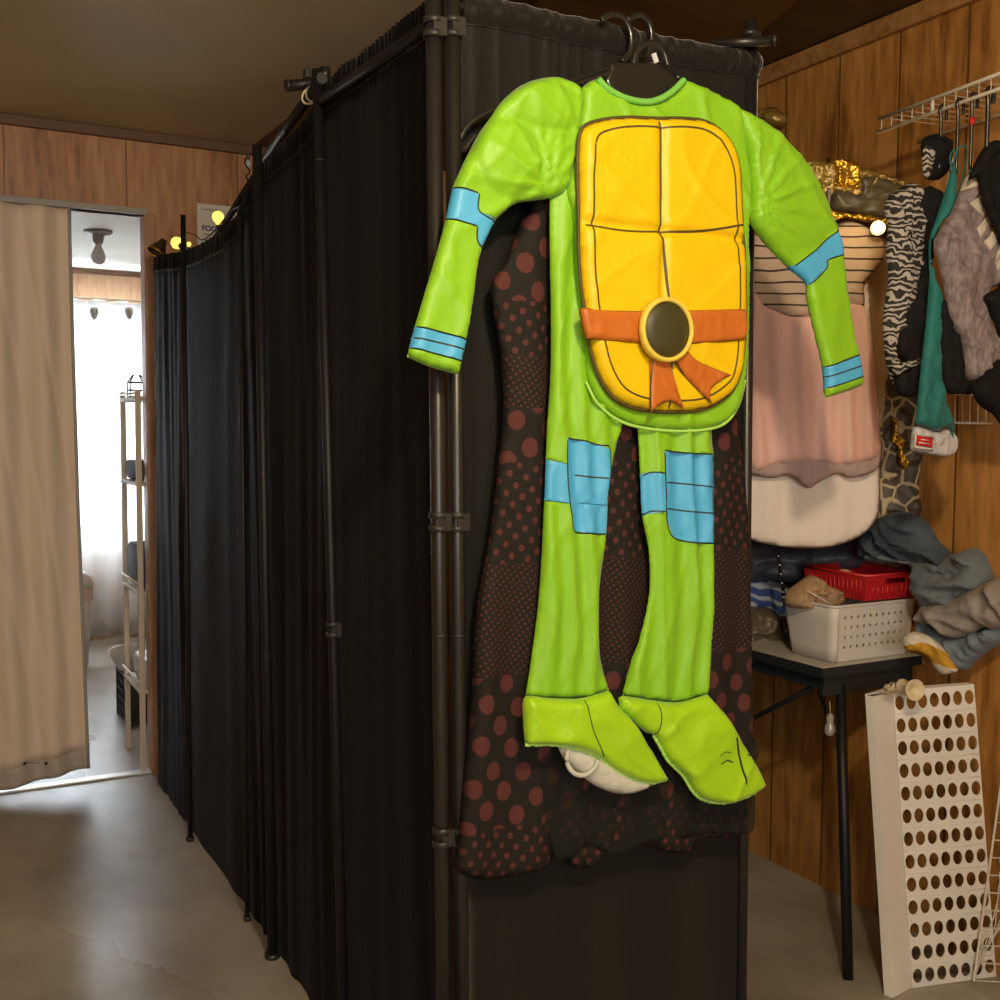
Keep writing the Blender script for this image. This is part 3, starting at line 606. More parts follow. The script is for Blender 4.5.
puff('belt_tail', [(652,356),(668,356),(674,378),(684,410),(684,410),(672,402),(662,404),(650,413),(650,413),(650,385)], fR, [M['orange'], M['ink2']], .004, .006, .003, crumple(.002,(30,10),5), h=.005, parent=cs,
     strokes=[([(652,358),(650,385),(650,412)],.002,1),([(668,356),(675,380),(684,409)],.002,1)])
puff('belt_tail', [(670,356),(684,350),(700,362),(732,375),(732,375),(716,384),(710,393),(712,404),(712,404),(690,382)], fR, [M['orange'], M['ink2']], .004, .006, .003, crumple(.002,(30,10),6), h=.005, parent=cs,
     strokes=[([(684,350),(702,363),(731,375)],.002,1),([(671,357),(690,383),(711,403)],.002,1)])
fS = FY(YC-.060); bc = fS.p3(*fS.uv(665,330)); rb = abs(fS.uv(691,330)[0]-fS.uv(665,330)[0])
bk = MB().lathe([(0,.012),(rb*.5,.011),(rb*.84,.007),(rb*.86,.004)], bc, 40, (0,-1,0)).build('buckle', M['buckle'], cs)
MB().lathe([(rb*.84,.000),(rb*.85,.010),(rb*.92,.012),(rb*.99,.009),(rb,.000),(rb*.9,-.004),(rb*.84,0)], bc, 40, (0,-1,0)).build('buckle_rim', M['brass'], bk)
# boot covers
fB = FY(YC-.02)
bl = puff('boot_cover', [(525,697),(550,698),(581,698),(608,690),(608,690),(617,704),(632,720),(646,742),(662,769),(667,779),(667,779),(651,783),(632,779),(612,768),(598,757),(581,750),(556,745),(525,745),(525,745),(523,720)], fB, [M['green2'], M['ink']], .016, .016, .010,
     lambda u, v: .006*crease(u, v, .25, 13, 5, 41)**2+.004*crease(u, v, 1.1, 16, 6, 44)**2, h=.0062, parent=cs, strokes=[([(581,699),(586,725),(600,755)],.0022,1)])
puff('sole_lining', [(560,746),(567,762),(581,775),(598,787),(618,794),(638,793),(656,783),(630,775),(600,757),(580,748)], fB, M['lining'], .010, .02, .02, crumple(.003,(30,30),2), h=.008, parent=bl, off=-.004)
MB().tube(catmull([tuple(at(px,py,'Y',YC-.035)) for px,py in ((569,750),(567,762),(574,773),(585,775),(595,768),(598,760))], False, 6), .0022, 6, flat=2, flatdir=(0,0,1)).build('elastic_strap', M['lining'], bl)
br = puff('boot_cover', [(622,696),(652,700),(679,702),(707,694),(707,694),(724,714),(741,742),(758,770),(764,785),(764,785),(752,794),(738,800),(721,803),(704,800),(693,792),(682,775),(668,761),(660,747),(653,735),(646,733),(646,733),(622,712),(619,704)], fB, [M['green2'], M['ink']], .018, .018, .010,
     lambda u, v: .005*crease(u, v, .5, 10, 4, 51)**2+.004*crease(u, v, -.8, 14, 6, 54)**2, h=.0062, parent=cs, strokes=[([(653,701),(655,718),(652,735)],.0022,1),([(728,734),(733,755),(740,782)],.0045,1),([(714,762),(720,758),(727,760)],.003,1),([(712,753),(718,749),(724,750)],.002,1),([(741,752),(748,754),(753,753)],.003,1)])
for pts, par in (([(525,745),(556,745),(581,750),(598,757),(612,768),(632,779),(651,783),(667,779)], bl), ([(653,735),(660,747),(668,761),(682,775),(693,792),(704,800),(721,803),(738,800),(752,794),(764,785)], br)):
    q = catmull([tuple(at(px,py,'Y',YC-.021)) for px,py in pts], False, 14); mb = MB()
    q = [Vector(p)+Vector((0, .002*nz(i*1.3), .003*nz(i*.9, 3))) for i, p in enumerate(q)]; mb.tube(q, [.0028+.0014*abs(nz(i*.7, 9)) for i in range(len(q))], 6); mb.build('fringed_edge', M['fringe'], par)
q = catmull([tuple(at(px,py,'Y',YC-.016)) for px,py in ((586,382),(598,404),(620,421),(650,429),(690,431),(722,425),(738,406),(745,380))], False, 12)
MB().tube(q, .0028, 6).build('torso_hem', M['fringe'], cs)
# ================================================================== RIGHT SIDE: table and what is on it
TH = .72
c0 = at(823,668,'Z',TH); TX0, TY0 = c0.x, c0.y; TX1, TY1 = RX-.005, TY0+.78
tb = empty('narrow_table', (TX0,TY0,0), 'narrow black-legged table with speckled top against the right wall, behind the costume curtain', 'table')
MB().bb((TX0,TY0,TH-.010),(TX1,TY1,TH)).build('tabletop', M['granite'], tb, bevel=.002)
e = MB(); e.bb((TX0-.004,TY0-.004,TH-.024),(TX1,TY0,TH-.001)); e.bb((TX0-.004,TY0,TH-.024),(TX0,TY1,TH-.001)); e.build('edge_band', M['tableedge'], tb)
e = MB(); e.bb((TX0+.02,TY0+.015,TH-.075),(TX1-.01,TY0+.03,TH-.012)); e.bb((TX0+.02,TY0+.03,TH-.06),(TX0+.035,TY1-.02,TH-.012)); e.bb((TX0+.02,TY1-.03,TH-.06),(TX1-.01,TY1-.015,TH-.012)); e.build('apron', M['tableedge'], tb, bevel=.002)
for q0, q1 in (((at(840,682,'Y',TY0+.03)), at(848,979,'Z',0)), (Vector((TX0+.05,TY1-.04,TH-.03)), Vector((TX0+.05,TY1-.02,0))), (Vector((TX1-.05,TY1-.04,TH-.03)), Vector((TX1-.05,TY1-.02,0)))):
    q0 = Vector((q0.x, q0.y, TH-.03)); MB().tube([q0, q1], .0125, 14).build('leg', M['black'], tb); 
MB().tube([at(840,742,'Y',TY0+.03), at(818,690,'Y',TY0+.10)], .004, 8).build('brace', M['black'], tb)
MB().tube([(TX0+.05,TY0+.05,TH-.05),(TX0+.05,TY0+.3,TH-.2),(TX0+.05,TY1-.03,TH-.2)], .007, 8).build('brace', M['black'], tb)
ob = empty('glass_ornament', at(830,715,'Y',TY0+.05), 'small clear glass ornament dangling on a thread under the table corner', 'ornament')
g = at(830,725,'Y',TY0+.045)
MB().lathe([(.001,.030),(.007,.026),(.010,.018),(.008,.008),(.013,-.004),(.015,-.014),(.011,-.024),(.001,-.028)], g, 18).build('body', mat('smoky_glass', (.35,.32,.26), .12, spec=.9, coat=.6), ob)
MB().tube([g+Vector((0,0,.028)), g+Vector((-.003,.0,.06))], .001, 5).build('thread', M['cord'], ob)
def plate_holes(mb, o, ux, uy, nx, ny, cw, ch, r, seg=14, mi=0, hx=None):
    """a flat sheet with round holes in real geometry; hx stretches holes along uy"""
    o, ux, uy = Vector(o), Vector(ux), Vector(uy)
    for j in range(ny):
        for i in range(nx):
            c = o+ux*((i+.5)*cw)+uy*((j+.5)*ch); vs = []; k = seg
            inner = [c+ux*r*math.cos(2*math.pi*(a+.5)/k)+uy*(hx or r)*math.sin(2*math.pi*(a+.5)/k) for a in range(k)]
            outer = []
            for a in range(k):
                x, y = math.cos(2*math.pi*(a+.5)/k), math.sin(2*math.pi*(a+.5)/k); s = 1/max(abs(x), abs(y)); outer.append(c+ux*(x*s*cw/2)+uy*(y*s*ch/2))
            mb.add(inner+outer, [(a,(a+1) % k,(a+1) % k+k,a+k) for a in range(k)], mi)
            for sx, sy in ((1,1),(-1,1),(-1,-1),(1,-1)):
                cc = c+ux*(sx*cw/2)+uy*(sy*ch/2); near = sorted(range(k), key=lambda a: (outer[a]-cc).length)[:2]
                if (outer[near[0]]-cc).length > 1e-6: mb.add([outer[near[0]], cc, outer[near[1]]], [(0,1,2)], mi)
    return mb
def basket(name, lab, x0, x1, y0, y1, z0, z1, m, taper=.012, front='holes', group=None):
    t = empty(name, ((x0+x1)/2,(y0+y1)/2,z0), lab, 'basket', group)
    X0, X1, Y0, Y1 = x0-taper, x1+taper*.3, y0-taper, y1+taper
    mb = MB(); C = [(x0,y0),(x1,y0),(x1,y1),(x0,y1)]; D = [(X0,Y0),(X1,Y0),(X1,Y1),(X0,Y1)]
    def rr(cs_, z, r=.018, n=5):
        out = []
        for i, (cx_, cy_) in enumerate(cs_):
            sx = 1 if i in (0,3) else -1; sy = 1 if i in (0,1) else -1; a0 = {0:180,1:270,2:0,3:90}[i]
            for k in range(n+1):
                a = R(a0+90*k/n); out.append(Vector((cx_+sx*r+r*math.cos(a), cy_+sy*r+r*math.sin(a), z)))
        return out
    lo, hi = rr(C, z0), rr(D, z1); n = len(lo)
    rows = [[l.lerp(h_, k/4) for l, h_ in zip(lo, hi)] for k in range(5)]
    fr_i = 5  # faces between corner 0's end and corner 1's start = front side
    vs = [p for r_ in rows for p in r_]
    fs = [(k*n+i, k*n+(i+1) % n, (k+1)*n+(i+1) % n, (k+1)*n+i) for k in range(4) for i in range(n) if not (front == 'holes' and i == fr_i)]
    mb.add(vs, fs, 0, True); mb.add(lo, [list(range(n))])
    if front == 'holes':
        a, b, c = lo[5], lo[6], hi[5]; ux = (b-a).normalized(); H = (c-a); L1 = (b-a).length; top = hi[6]-hi[5]
        # holes field with borders, drawn as a straight sheet; side gaps close the taper
        nx, ny = 10, 4; m0 = H.length*.16; uy = H.normalized(); ch = (H.length*.72)/ny; cw = L1*.92/nx
        o = a+ux*(L1*.04)+uy*m0; plate_holes(mb, o, ux, (hi[5]-lo[5]).normalized(), nx, ny, cw, ch, .0036, 10, hx=.0046)
        q0, q1, q2, q3 = o, o+ux*(cw*nx), o+ux*(cw*nx)+uy*(ch*ny), o+uy*(ch*ny)
        mb.add([lo[5],lo[6],hi[6],hi[5],q0,q1,q2,q3], [(0,1,5,4),(1,2,6,5),(2,3,7,6),(3,0,4,7)])
    mb.build('body', m, t, solid=.0025)
    rim = [p+Vector((0,0,0)) for p in hi]
    MB().tube(rim, .0045, 8, closed=True, flat=.8, flatdir=(0,0,1)).build('rim', m, t)
    return t
pB = [at(785,653,'Z',TH), at(839,663,'Z',TH), at(907,652,'Z',TH)]
bx0, by0, by1, bx1 = (pB[0].x+pB[1].x)/2, pB[1].y, pB[0].y, min(pB[2].x, RX-.012)
BZ = at(837,607,'Y',by0-.01).z
wbk = basket('storage_basket', 'white plastic storage basket with rows of small holes, on the table under the red basket', bx0, bx1, by0+.006, by1, TH+.002, BZ, M['white'], taper=.018)
pR = at(868,602,'Z',BZ+.004); pR2 = at(806,590,'Z',BZ+.004)
rz1 = at(868,576,'X',pR.x-.004).z
rx0, ry0, ry1 = pR.x-.003, pR.y+.004, at(806,585,'X',pR.x-.01).y
rbk = empty('storage_basket', (rx0,ry0,BZ+.004), 'red plastic basket with ribbed sides stacked on the white basket', 'basket')
def rbasket():
    x0, x1, y0, y1, z0, z1 = rx0, RX-.008, ry0, min(ry1, by1+.16), BZ+.006, rz1
    tp = .008; m1 = MB()
    lo = [(x0,y0),(x1,y0),(x1,y1),(x0,y1)]; hi = [(x0-tp,y0-tp),(x1,y0-tp),(x1,y1+tp),(x0-tp,y1+tp)]
    L_ = [Vector((*p, z0)) for p in lo]; Hh = [Vector((*p, z1)) for p in hi]
    m1.add(L_, [(0,1,2,3)])
    for i in (1, 3, 2): j = (i+1) % 4; m1.add([L_[i],L_[j],Hh[j],Hh[i]], [(0,1,2,3)])
    # front with a real handle slot
    a, b, c, d = L_[0], L_[1], Hh[1], Hh[0]; P = lambda u, v: a.lerp(b, u).lerp(d.lerp(c, u), v)
    us, vs_ = [0,.36,.76,1], [0,.62,.84,1]; vv_ = [P(u, v) for v in vs_ for u in us]
    m1.add(vv_, [(j*4+i, j*4+i+1, j*4+i+5, j*4+i+4) for j in range(3) for i in range(3) if not (i == 1 and j == 1)])
    m1.build('body', M['red'], rbk, solid=.0025, bevel=.002)
    rb_ = MB()
    for k in range(9):
        u = .12+.76*k/8; rb_.tube([P(u,.06)+Vector((0,-.0018,0)), P(u,.55)+Vector((0,-.0018,0))], .0018, 6)
    for k in range(13):
        u = .08+.84*k/12; p = L_[3].lerp(L_[0], u); q = Hh[3].lerp(Hh[0], u); rb_.tube([p.lerp(q,.06)+Vector((-.0018,0,0)), p.lerp(q,.8)+Vector((-.0018,0,0))], .0018, 6)
    rb_.build('ribs', M['red'], rbk); MB().tube(Hh, .0042, 8, closed=True).build('rim', M['red'], rbk)
rbasket()
q = at(844,571,'Y',ry0+.09)
MB().lathe([(0,.016),(.010,.0145),(.019,.009),(.0215,0),(.019,-.009),(.010,-.0145),(0,-.016)], q-Vector((0,0,.011)), 20).build('bowl_', M['ivory'])
o = bpy.data.objects['bowl_']; o.name = 'round_lid'; tag(o, 'round cream lid showing above the rim of the red basket', 'lid')
fK = FZc(2.83)
o = puff('paper_bag', [(787,604),(790,590),(800,582),(812,575),(824,583),(836,590),(837,602),(828,610),(800,609)], FY(by1-.05), M['cardboard'], .03, .02, .02, crumple(.014,(30,20),4), h=.006)
tag(o, 'crumpled brown paper bag in the white basket left of the red basket', 'bag')
# twine and sticks in basket
o = MB().tube([at(806,590,'Y',by0+.06), at(834,606,'Y',by0+.03)], .0018, 6).build('paper_straw', M['white']); tag(o, 'thin white stick lying across the brown paper in the white basket', 'stick')
# cloth heap on and over the table
fJ = lambda z: FZc(z)
def heapw(cr, f, seed, ang, B):
    def w(u, v):
        c_, s_ = math.cos(ang), math.sin(ang); x = u+.03*nz(u*8, v*8, seed); y = v+.03*nz(u*8, v*8, seed+3)
        return cr*.9*crease(x, y, ang, f[0]*.9, f[1], seed)**1.6+cr*.6*crease(x, y, ang+.5, f[0]*1.6, f[1]*1.5, seed+5)**1.5+cr*.18*crease(x, y, ang-.6, f[0]*1.9, f[1]*2, seed+9)**1.5+B*nz(u*9, v*9, seed)
    return w
def heap(name, lab, cat, outl, z, m, T, Rr, cr, seed, ang=.3, fr2=(14,5), h=.009, back=.02, group=None, B=.006):
    o = puff(name, outl, fJ(z), m, T, Rr, back, heapw(cr, fr2, seed, ang, B), h=h*.72); return tag(o, lab, cat, group)
FXW = Frame((2.19, 2, 1.2), (0,-1,0), (-1,0,0))
fJ0 = fJ
def fJ(z): return FXW if z == 'wall' else (Frame((2.165, 2, 1.2), (0,-1,0), (-1,0,0)) if z == 'wall2' else fJ0(z))
heap('dark_jeans', 'dark blue denim jeans crumpled on top of the clothes heap beside the wall', 'jeans', [(862,556),(866,538),(878,520),(895,512),(915,514),(928,524),(938,540),(952,553),(962,562),(950,572),(920,566),(885,562)], 'wall', M['denim'], .035, .04, .022, 3, .9, (22,6))
heap('grey_jeans', 'grey blue denim jeans rolled in thick folds behind the red basket', 'jeans', [(872,562),(872,552),(884,548),(905,556),(925,560),(950,556),(975,548),(988,560),(994,585),(984,600),(962,612),(940,614),(926,608),(922,590),(921,570),(905,564)], 'wall', M['denim2'], .045, .04, .024, 8, 1.15, (20,4))
heap('grey_shirt', 'warm grey crumpled cotton garment hanging off the heap at the right edge', 'clothes', [(920,616),(926,604),(940,602),(955,598),(975,588),(1000,578),(1030,585),(1030,620),(1000,630),(985,627),(970,636),(952,638),(935,626),(922,624)], 'wall2', M['greycloth'], .035, .035, .018, 12, 1.0, (20,5))
heap('blue_jeans', 'light blue denim leg hanging in a point below the grey garment', 'jeans', [(921,616),(935,620),(952,634),(975,630),(1005,622),(1008,636),(990,650),(975,662),(966,670),(952,656),(935,642),(922,634)], 'wall', M['denim3'], .03, .03, .018, 15, .5, (22,7))
heap('striped_cloth', 'mustard and white cloth spilling over the table edge under the denim', 'cloth', [(903,640),(912,632),(925,634),(938,642),(948,652),(958,662),(955,670),(942,675),(934,668),(928,658),(918,652),(906,650)], 2.58, M['mustard'], .018, .02, .016, 18, .4, (26,8), h=.006)
heap('patchwork_cloth', 'blue and white patterned cloth bundled behind the white basket', 'cloth', [(740,578),(752,572),(775,580),(800,582),(822,578),(832,590),(828,606),(808,618),(780,618),(756,612),(740,610)], 3.02, M['plaid'], .05, .04, .012, 22, .5, (12,6))
heap('navy_jacket', 'shiny navy jacket bundled between the white top and the patterned cloth', 'jacket', [(738,542),(760,540),(800,544),(840,540),(868,530),(876,548),(862,566),(835,572),(800,582),(770,580),(738,578)], 2.98, M['navy'], .06, .04, .018, 25, 1.3, (12,8))
heap('dark_bag', 'dark crumpled plastic bag on the table left of the white basket', 'bag', [(740,612),(758,606),(776,612),(784,630),(786,650),(770,655),(748,650),(738,640)], 2.97, M['clearbag'], .05, .03, .016, 29, .6, (20,12), h=.007)
o = MB().prism([at(760,604,'Y',TY0+.42), at(781,606,'Y',TY0+.42), at(781,611,'Y',TY0+.42), at(760,608,'Y',TY0+.42)], (0,.02,0)).build('brass_bar', mat('brass_bar', (.35,.22,.05), .35, metal=.6)); tag(o, 'thin brass coloured bar behind the dark bag on the table', 'bar')
# punched strap (studded black strap hanging in the gap)
o = MB().tube(catmull([tuple(at(px,py,'Y',by1+.02)) for px,py in ((777,548),(780,570),(783,590),(785,608))], False, 6), .006, 8, flat=.25, flatdir=(0,1,0)).build('studded_strap', M['blackcloth']); tag(o, 'black strap with pale studs hanging down behind the white basket', 'strap')
for k in range(6):
    p = at(778.5+1.2*k, 556+9*k, 'Y', by1+.017); MB().lathe([(0,.003),(.0018,.0015),(.0018,-.002)], p, 8, (0,-1,0)).build('stud', M['bulboff'], o)
# perforated white panel leaning on the table
QBL, QBR, QTL, QTR = Vector((2.035,1.78,.001)), Vector((2.238,1.72,.001)), Vector((2.068,1.85,.67)), Vector((2.238,1.755,.682))
def ongrid(px, py, y0):  # refine a corner along its pixel column at a chosen distance plane
    return at(px, py, 'Y', y0)
QBL = at(912,988,'Z',.001); QTL = at(893,692,'Y',QBL.y+.07); QBR = Vector((RX-.014, QBL.y-.055, .001)); QTR = at(974,685,'Y',QBL.y-.03)
QTR.x = min(QTR.x, RX-.012)
topy = QTL.y; yb = QBL.y; xl0 = QBL.x; topz = QTL.z
pf = empty('perforated_panel', (xl0, yb, 0), 'white perforated metal panel with round holes, leaning upright in front of the table', 'panel')
nx, ny = 7, 13; Wp, Hp = (QBR-QBL).length, (QTL-QBL).length
mb = plate_holes(MB(), (0,0,0), (1,0,0), (0,1,0), nx, ny, Wp/nx, Hp/ny, Wp/nx*.39, 20, hx=Hp/ny*.315)
def bil(x, y, w=0):
    u, v = x/Wp, y/Hp; p = QBL.lerp(QBR, u).lerp(QTL.lerp(QTR, u), v); n = (QBR-QBL).cross(QTL-QBL).normalized(); n = n if n.y < 0 else -n; return p+n*w
mb.v = [tuple(bil(x, y)) for x, y, _ in mb.v]; mb.build('sheet', M['whitepaint'], pf, solid=.0022)
fl = MB(); a = bil(0,0); sh = bil(0,Hp)-a; w = at(893,999,'Y',yb-.012)-a; w.z = 0; n_ = Vector((-.006,.02,0))
fl.prism([a, a+w, a+w+Vector((0,.005,0)), a+Vector((0,.005,0))], sh); fl.build('flange', M['whitepaint'], pf, bevel=.001)
fl = MB(); fl.prism([a+w, a+w+n_, a+w+n_+Vector((.003,.001,0)), a+w+Vector((.004,.003,0))], sh); fl.build('flange_edge', M['whitepaint'], pf)
fl = MB(); fl.prism([a+w+sh+n_, bil(0,Hp), bil(Wp,Hp), bil(Wp,Hp)+Vector((0,.02,0)), bil(0,Hp)+Vector((0,.03,0))], (0,0,.002)); fl.build('top_lip', M['whitepaint'], pf)
for j in range(1, ny): MB().tube([bil(0,Hp*j/ny,.0013), bil(Wp,Hp*j/ny,.0013)], .0009, 5).build('ridge', M['whitepaint'], pf)
# spool of string hooked on the panel top
c = at(908,688,'Y',topy-.055)
sp = empty('ivory_spool', c, 'ivory plastic spool with cream string hung at the top of the perforated panel', 'spool')
ax_ = Vector((-.25,-.95,.05))
MB().lathe([(0,.018),(.008,.018),(.010,.022),(.019,.026),(.0235,.026),(.0235,.022),(.014,.016),(.011,.0),(.012,-.016),(.017,-.020),(.017,-.024),(0,-.024)], c, 30, ax_).build('reel', M['ivory'], sp)
MB().lathe([(.0235,.024),(.0245,.027),(.0225,.029),(.0205,.026)], c, 30, ax_).build('flange_rim', M['ivory'], sp)
mb = MB(); random.seed(3); d0 = at(890,690,'Y',topy-.03)
mb.tube([d0+Vector((random.uniform(-.018,.016), random.uniform(-.008,.01), random.uniform(-.014,.016))) for i in range(60)], .0013, 5); mb.build('string', M['cord'], sp)
# white wire basket at the right edge on the floor
wbq = empty('wire_basket', at(985,990,'Z',0), 'white wire basket on the floor at the right edge, beside the perforated panel', 'wire basket')
Yw = yb-.05; A0 = at(974,972,'Y',Yw); A1 = at(978,905,'Y',Yw); mb = MB(); T0 = at(1003,770,'Y',Yw)
x0w, z1w = A0.x, T0.z; A0.z = .006
for k in range(13):
    t_ = k/12; p = Vector((A0.x+(T0.x-A0.x)*t_, Yw, .006+(z1w-.006)*t_)); mb.tube([p, p+Vector((.20,-.14,0))], .0016, 6)
for k in range(5):
    t_ = k/4; o_ = Vector((.2,-.14,0))*t_; mb.tube([Vector((A0.x,Yw,.006))+o_, Vector((T0.x,Yw,z1w))+o_], .0018, 6)
mb.build('side_wires', M['wirewhite'], wbq)
mb = MB(); mb.tube([Vector((A0.x,Yw,.006)), Vector((T0.x,Yw,z1w)), Vector((T0.x+.2,Yw-.14,z1w)), Vector((A0.x+.2,Yw-.14,.006))], .0032, 8, closed=True); mb.build('frame_wire', M['wirewhite'], wbq)
mb = MB()
for k in range(8):
    y = k/8; mb.tube([Vector((A0.x+.004, Yw, .006+.005*k)), Vector((A0.x+.03+.02*k, Yw+.0, .10+.012*k)), Vector((T0.x, Yw, .16+.03*k))], .0013, 5)
mb.build('curved_wires', M['wirewhite'], wbq)
# ================================================================== RIGHT SIDE: closet wire shelf
u0 = at(878,120,'Y',1.83); SZ = 2.0; SX = 2.005
SX = at(879,119,'Y',1.83).x; SZ = at(879,119,'Y',1.83).z
ws = empty('wire_shelf', (RX-.01, 1.83, SZ), 'white coated wire closet shelf fixed high on the right wall', 'shelf')
def ext(a, b, k): return a, a+(b-a)*k
up0, up1 = ext(at(879,119,'X',SX), at(1000,73.5,'X',SX), 1.6); lo0, lo1 = ext(at(877,133,'X',SX), at(1000,88.5,'X',SX), 1.6); bk0, bk1 = ext(at(918,141,'X',RX-.012), at(1000,115,'X',RX-.012), 3.2)
for nm, a, b, r_ in (('front_upper_rod', up0, up1, .0042), ('front_lower_rod', lo0, lo1, .0042), ('back_rod', bk0, bk1, .0036)): MB().tube([a,b], r_, 8).build(nm, M['wirewhite'], ws)
mb = MB()
def aty(a, b, y): return a.lerp(b, (y-a.y)/(b.y-a.y))
for k in range(24):
    y = min(up0.y, lo0.y)-.008-.0285*k
    if y > max(up1.y, bk1.y): mb.tube([aty(lo0,lo1,y), aty(up0,up1,y), aty(bk0,bk1,y)], .0013, 6)
mb.build('cross_wires', M['wirewhite'], ws); lipz = aty(lo0,lo1,1.65).z
pz = at(932,104,'X',SX); MB().tube([aty(lo0,lo1,pz.y), aty(up0,up1,pz.y)], .006, 6, flat=.3, flatdir=(1,0,0)).build('lip_clip', M['white'], ws)
for y in (1.3,): MB().tube([(SX+.02,y,SZ-.002),(RX-.004,y,SZ-.20)], .004, 8).build('wall_brace', M['wirewhite'], ws)
# lower wire basket shelf behind the clothes
lw = empty('wire_rack', at(960,424,'Y',1.72), 'white wire rack showing below the grey and black tops', 'rack')
fW = 1.72; mb = MB()
for px in (955,962.5,970,978,986,993,1001): mb.tube([at(px,394,'Y',fW), at(px,422,'Y',fW), at(px,422,'Y',fW)+Vector((.0,.10,0))], .0016, 6)
mb.build('wires', M['wirewhite'], lw); mb = MB(); mb.tube([at(953,394,'Y',fW), at(1006,396,'Y',fW)], .0022, 6); mb.tube([at(955,423,'Y',fW), at(1006,424,'Y',fW)], .0022, 6); mb.build('rails', M['wirewhite'], lw)
# hangers on the shelf and garments
def garment(name, lab, cat, outl, y, m, T=.012, Rr=.02, cr=.008, seed=1, ang=.1, regions=(), mats=None, back=.006, h=.007, f=(26,3)):
    o = puff(name, outl, FY(y), mats or m, T, Rr, back, crumple(cr, f, seed, ang, .003), h=h, regions=regions); return tag(o, lab, cat)
for (hx, hy, hb, yy, lab) in ((943,106,150,1.655,'black hanger hook holding the zebra print garment on the wire shelf'), (960,100,152,1.615,'thin black hanger hook second from the left on the wire shelf'),
                        (974,94,150,1.585,'black hanger hook with a red size ring on the wire shelf'), (990,89,165,1.55,'thick dark hanger hook nearest the right edge of the wire shelf')):
    t = empty('hanger', at(hx,hy,'Y',yy), lab, 'hanger')
    hb += 22 if hx < 980 else 0
    pts = [at(hx+3,hy+14,'Y',yy), at(hx+3.5,hy+3,'Y',yy), at(hx,hy-1,'Y',yy), at(hx-3,hy+3,'Y',yy), at(hx-2,hy+18,'Y',yy), at(hx-4,hb,'Y',yy)]
    MB().tube(catmull([tuple(p) for p in pts], False, 6), .0048 if hx == 990 else .0036, 8).build('hook', M['hanger'], t)
    if hx == 974:
        p = at(972,121,'Y',yy); MB().tube([p-Vector((0,0,.008)), p+Vector((0,0,.006))], .0062, 10).build('size_ring', M['redlabel'], t)
garment('black_camisole', 'small black garment with zebra trim bunched high at the left end of the wire shelf', 'clothes', [(921,142),(928,136),(940,134),(948,140),(950,152),(946,172),(938,180),(925,178),(922,160)], 1.67, M['blackcloth'], .012,.02,.012,3)
garment('zebra_scarf', 'short zebra striped strap hanging above the zebra print shirt', 'scarf', [(923,150),(928,146),(934,150),(933,165),(928,178),(923,172)], 1.655, M['zebra'], .008,.01,.004,4)
garment('zebra_shirt', 'black and white zebra print shirt, leftmost garment under the wire shelf', 'shirt', [(884,210),(888,198),(897,190),(912,183),(921,194),(926,208),(923,226),(921,252),(916,282),(908,308),(899,335),(893,352),(897,360),(895,372),(893,385),(888,372),(884,350),(883,315),(888,280),(886,252),(888,226)], 1.66, M['zebra'], .016, .022, .010, 5, .2)
garment('black_dress', 'black sleeveless dress between the zebra shirt and the teal top', 'dress', [(918,198),(930,186),(942,196),(944,210),(936,230),(930,250),(928,300),(925,350),(922,385),(915,396),(900,396),(894,382),(897,372),(908,368),(896,352),(899,330),(906,305),(917,280),(923,250),(925,224)], 1.645, M['blackcloth'], .014, .02, .008, 7)
garment('zebra_shorts', 'zebra print hem below the black dress', 'clothes', [(893,358),(902,362),(912,360),(920,356),(922,362),(914,367),(902,372),(896,376),(892,368)], 1.635, M['zebra'], .010, .01, .004, 9)
garment('teal_camisole', 'long teal green camisole with thin looped straps on the wire shelf', 'top', [(944,194),(936,219),(929,242),(929,278),(926,320),(920,376),(915,424),(915,424),(936,431),(947,427),(954,440),(954,440),(952,424),(944,400),(939,376),(939,341),(941,299),(934,278),(931,247),(937,230),(948,214),(954,196),(954,170),(952,162),(948,180)], 1.61, M['teal'], .012, .016, .007, 11, 0, f=(40,2))
t = bpy.data.objects['teal_camisole']
for pts in (((953,170),(955,156),(960,147),(966,147),(967,156),(962,180),(955,200)), ((952,172),(950,158),(954,150),(957,156))):
    MB().tube(catmull([tuple(at(px,py,'Y',1.603)) for px,py in pts], False, 6), .0022, 6, flat=.5, flatdir=(0,1,0)).build('strap', M['teal'], t)
garment('white_garment', 'narrow strip of white fabric peeking beside the teal straps', 'top', [(945,196),(949,172),(954,156),(957,160),(954,176),(950,196),(944,210)], 1.625, M['whitecotton'], .006,.01,.003,12)
garment('black_leggings', 'black garment hanging low between the teal camisole and the grey top', 'clothes', [(938,310),(945,300),(955,330),(966,348),(968,372),(972,393),(960,394),(946,392),(941,372),(940,340)], 1.60, M['blackcloth'], .014, .02, .006, 14)
hr = [([(961,205),(972,198),(978,188),(984,200),(981,212),(976,217),(970,213)],1), ([(958,192),(966,176),(973,178),(968,188)],1)]
def band_(x0, y0, x1, y1, w): return [(x0,y0),(x1,y1),(x1+w*.4,y1+w),(x0+w*.4,y0+w)]
for q in (band_(970,230,990,204,9), band_(976,243,1000,214,9), band_(982,256,1006,226,10), band_(986,262,1006,246,9)): hr.append((q,1))
garment('heather_top', 'heather mauve grey sports top with cream printed stripes, draped diagonally', 'top', [(964,180),(969,170),(975,168),(981,176),(988,200),(998,228),(1004,262),(1002,284),(990,288),(984,296),(988,306),(990,330),(1003,356),(990,364),(976,381),(966,376),(962,345),(951,320),(942,280),(934,246),(936,236),(946,220),(951,212),(958,196)], 1.585, M['heather'], .016, .02, .012, 16, .5, regions=hr, mats=[M['heather'], M['cream']], f=(22,5))
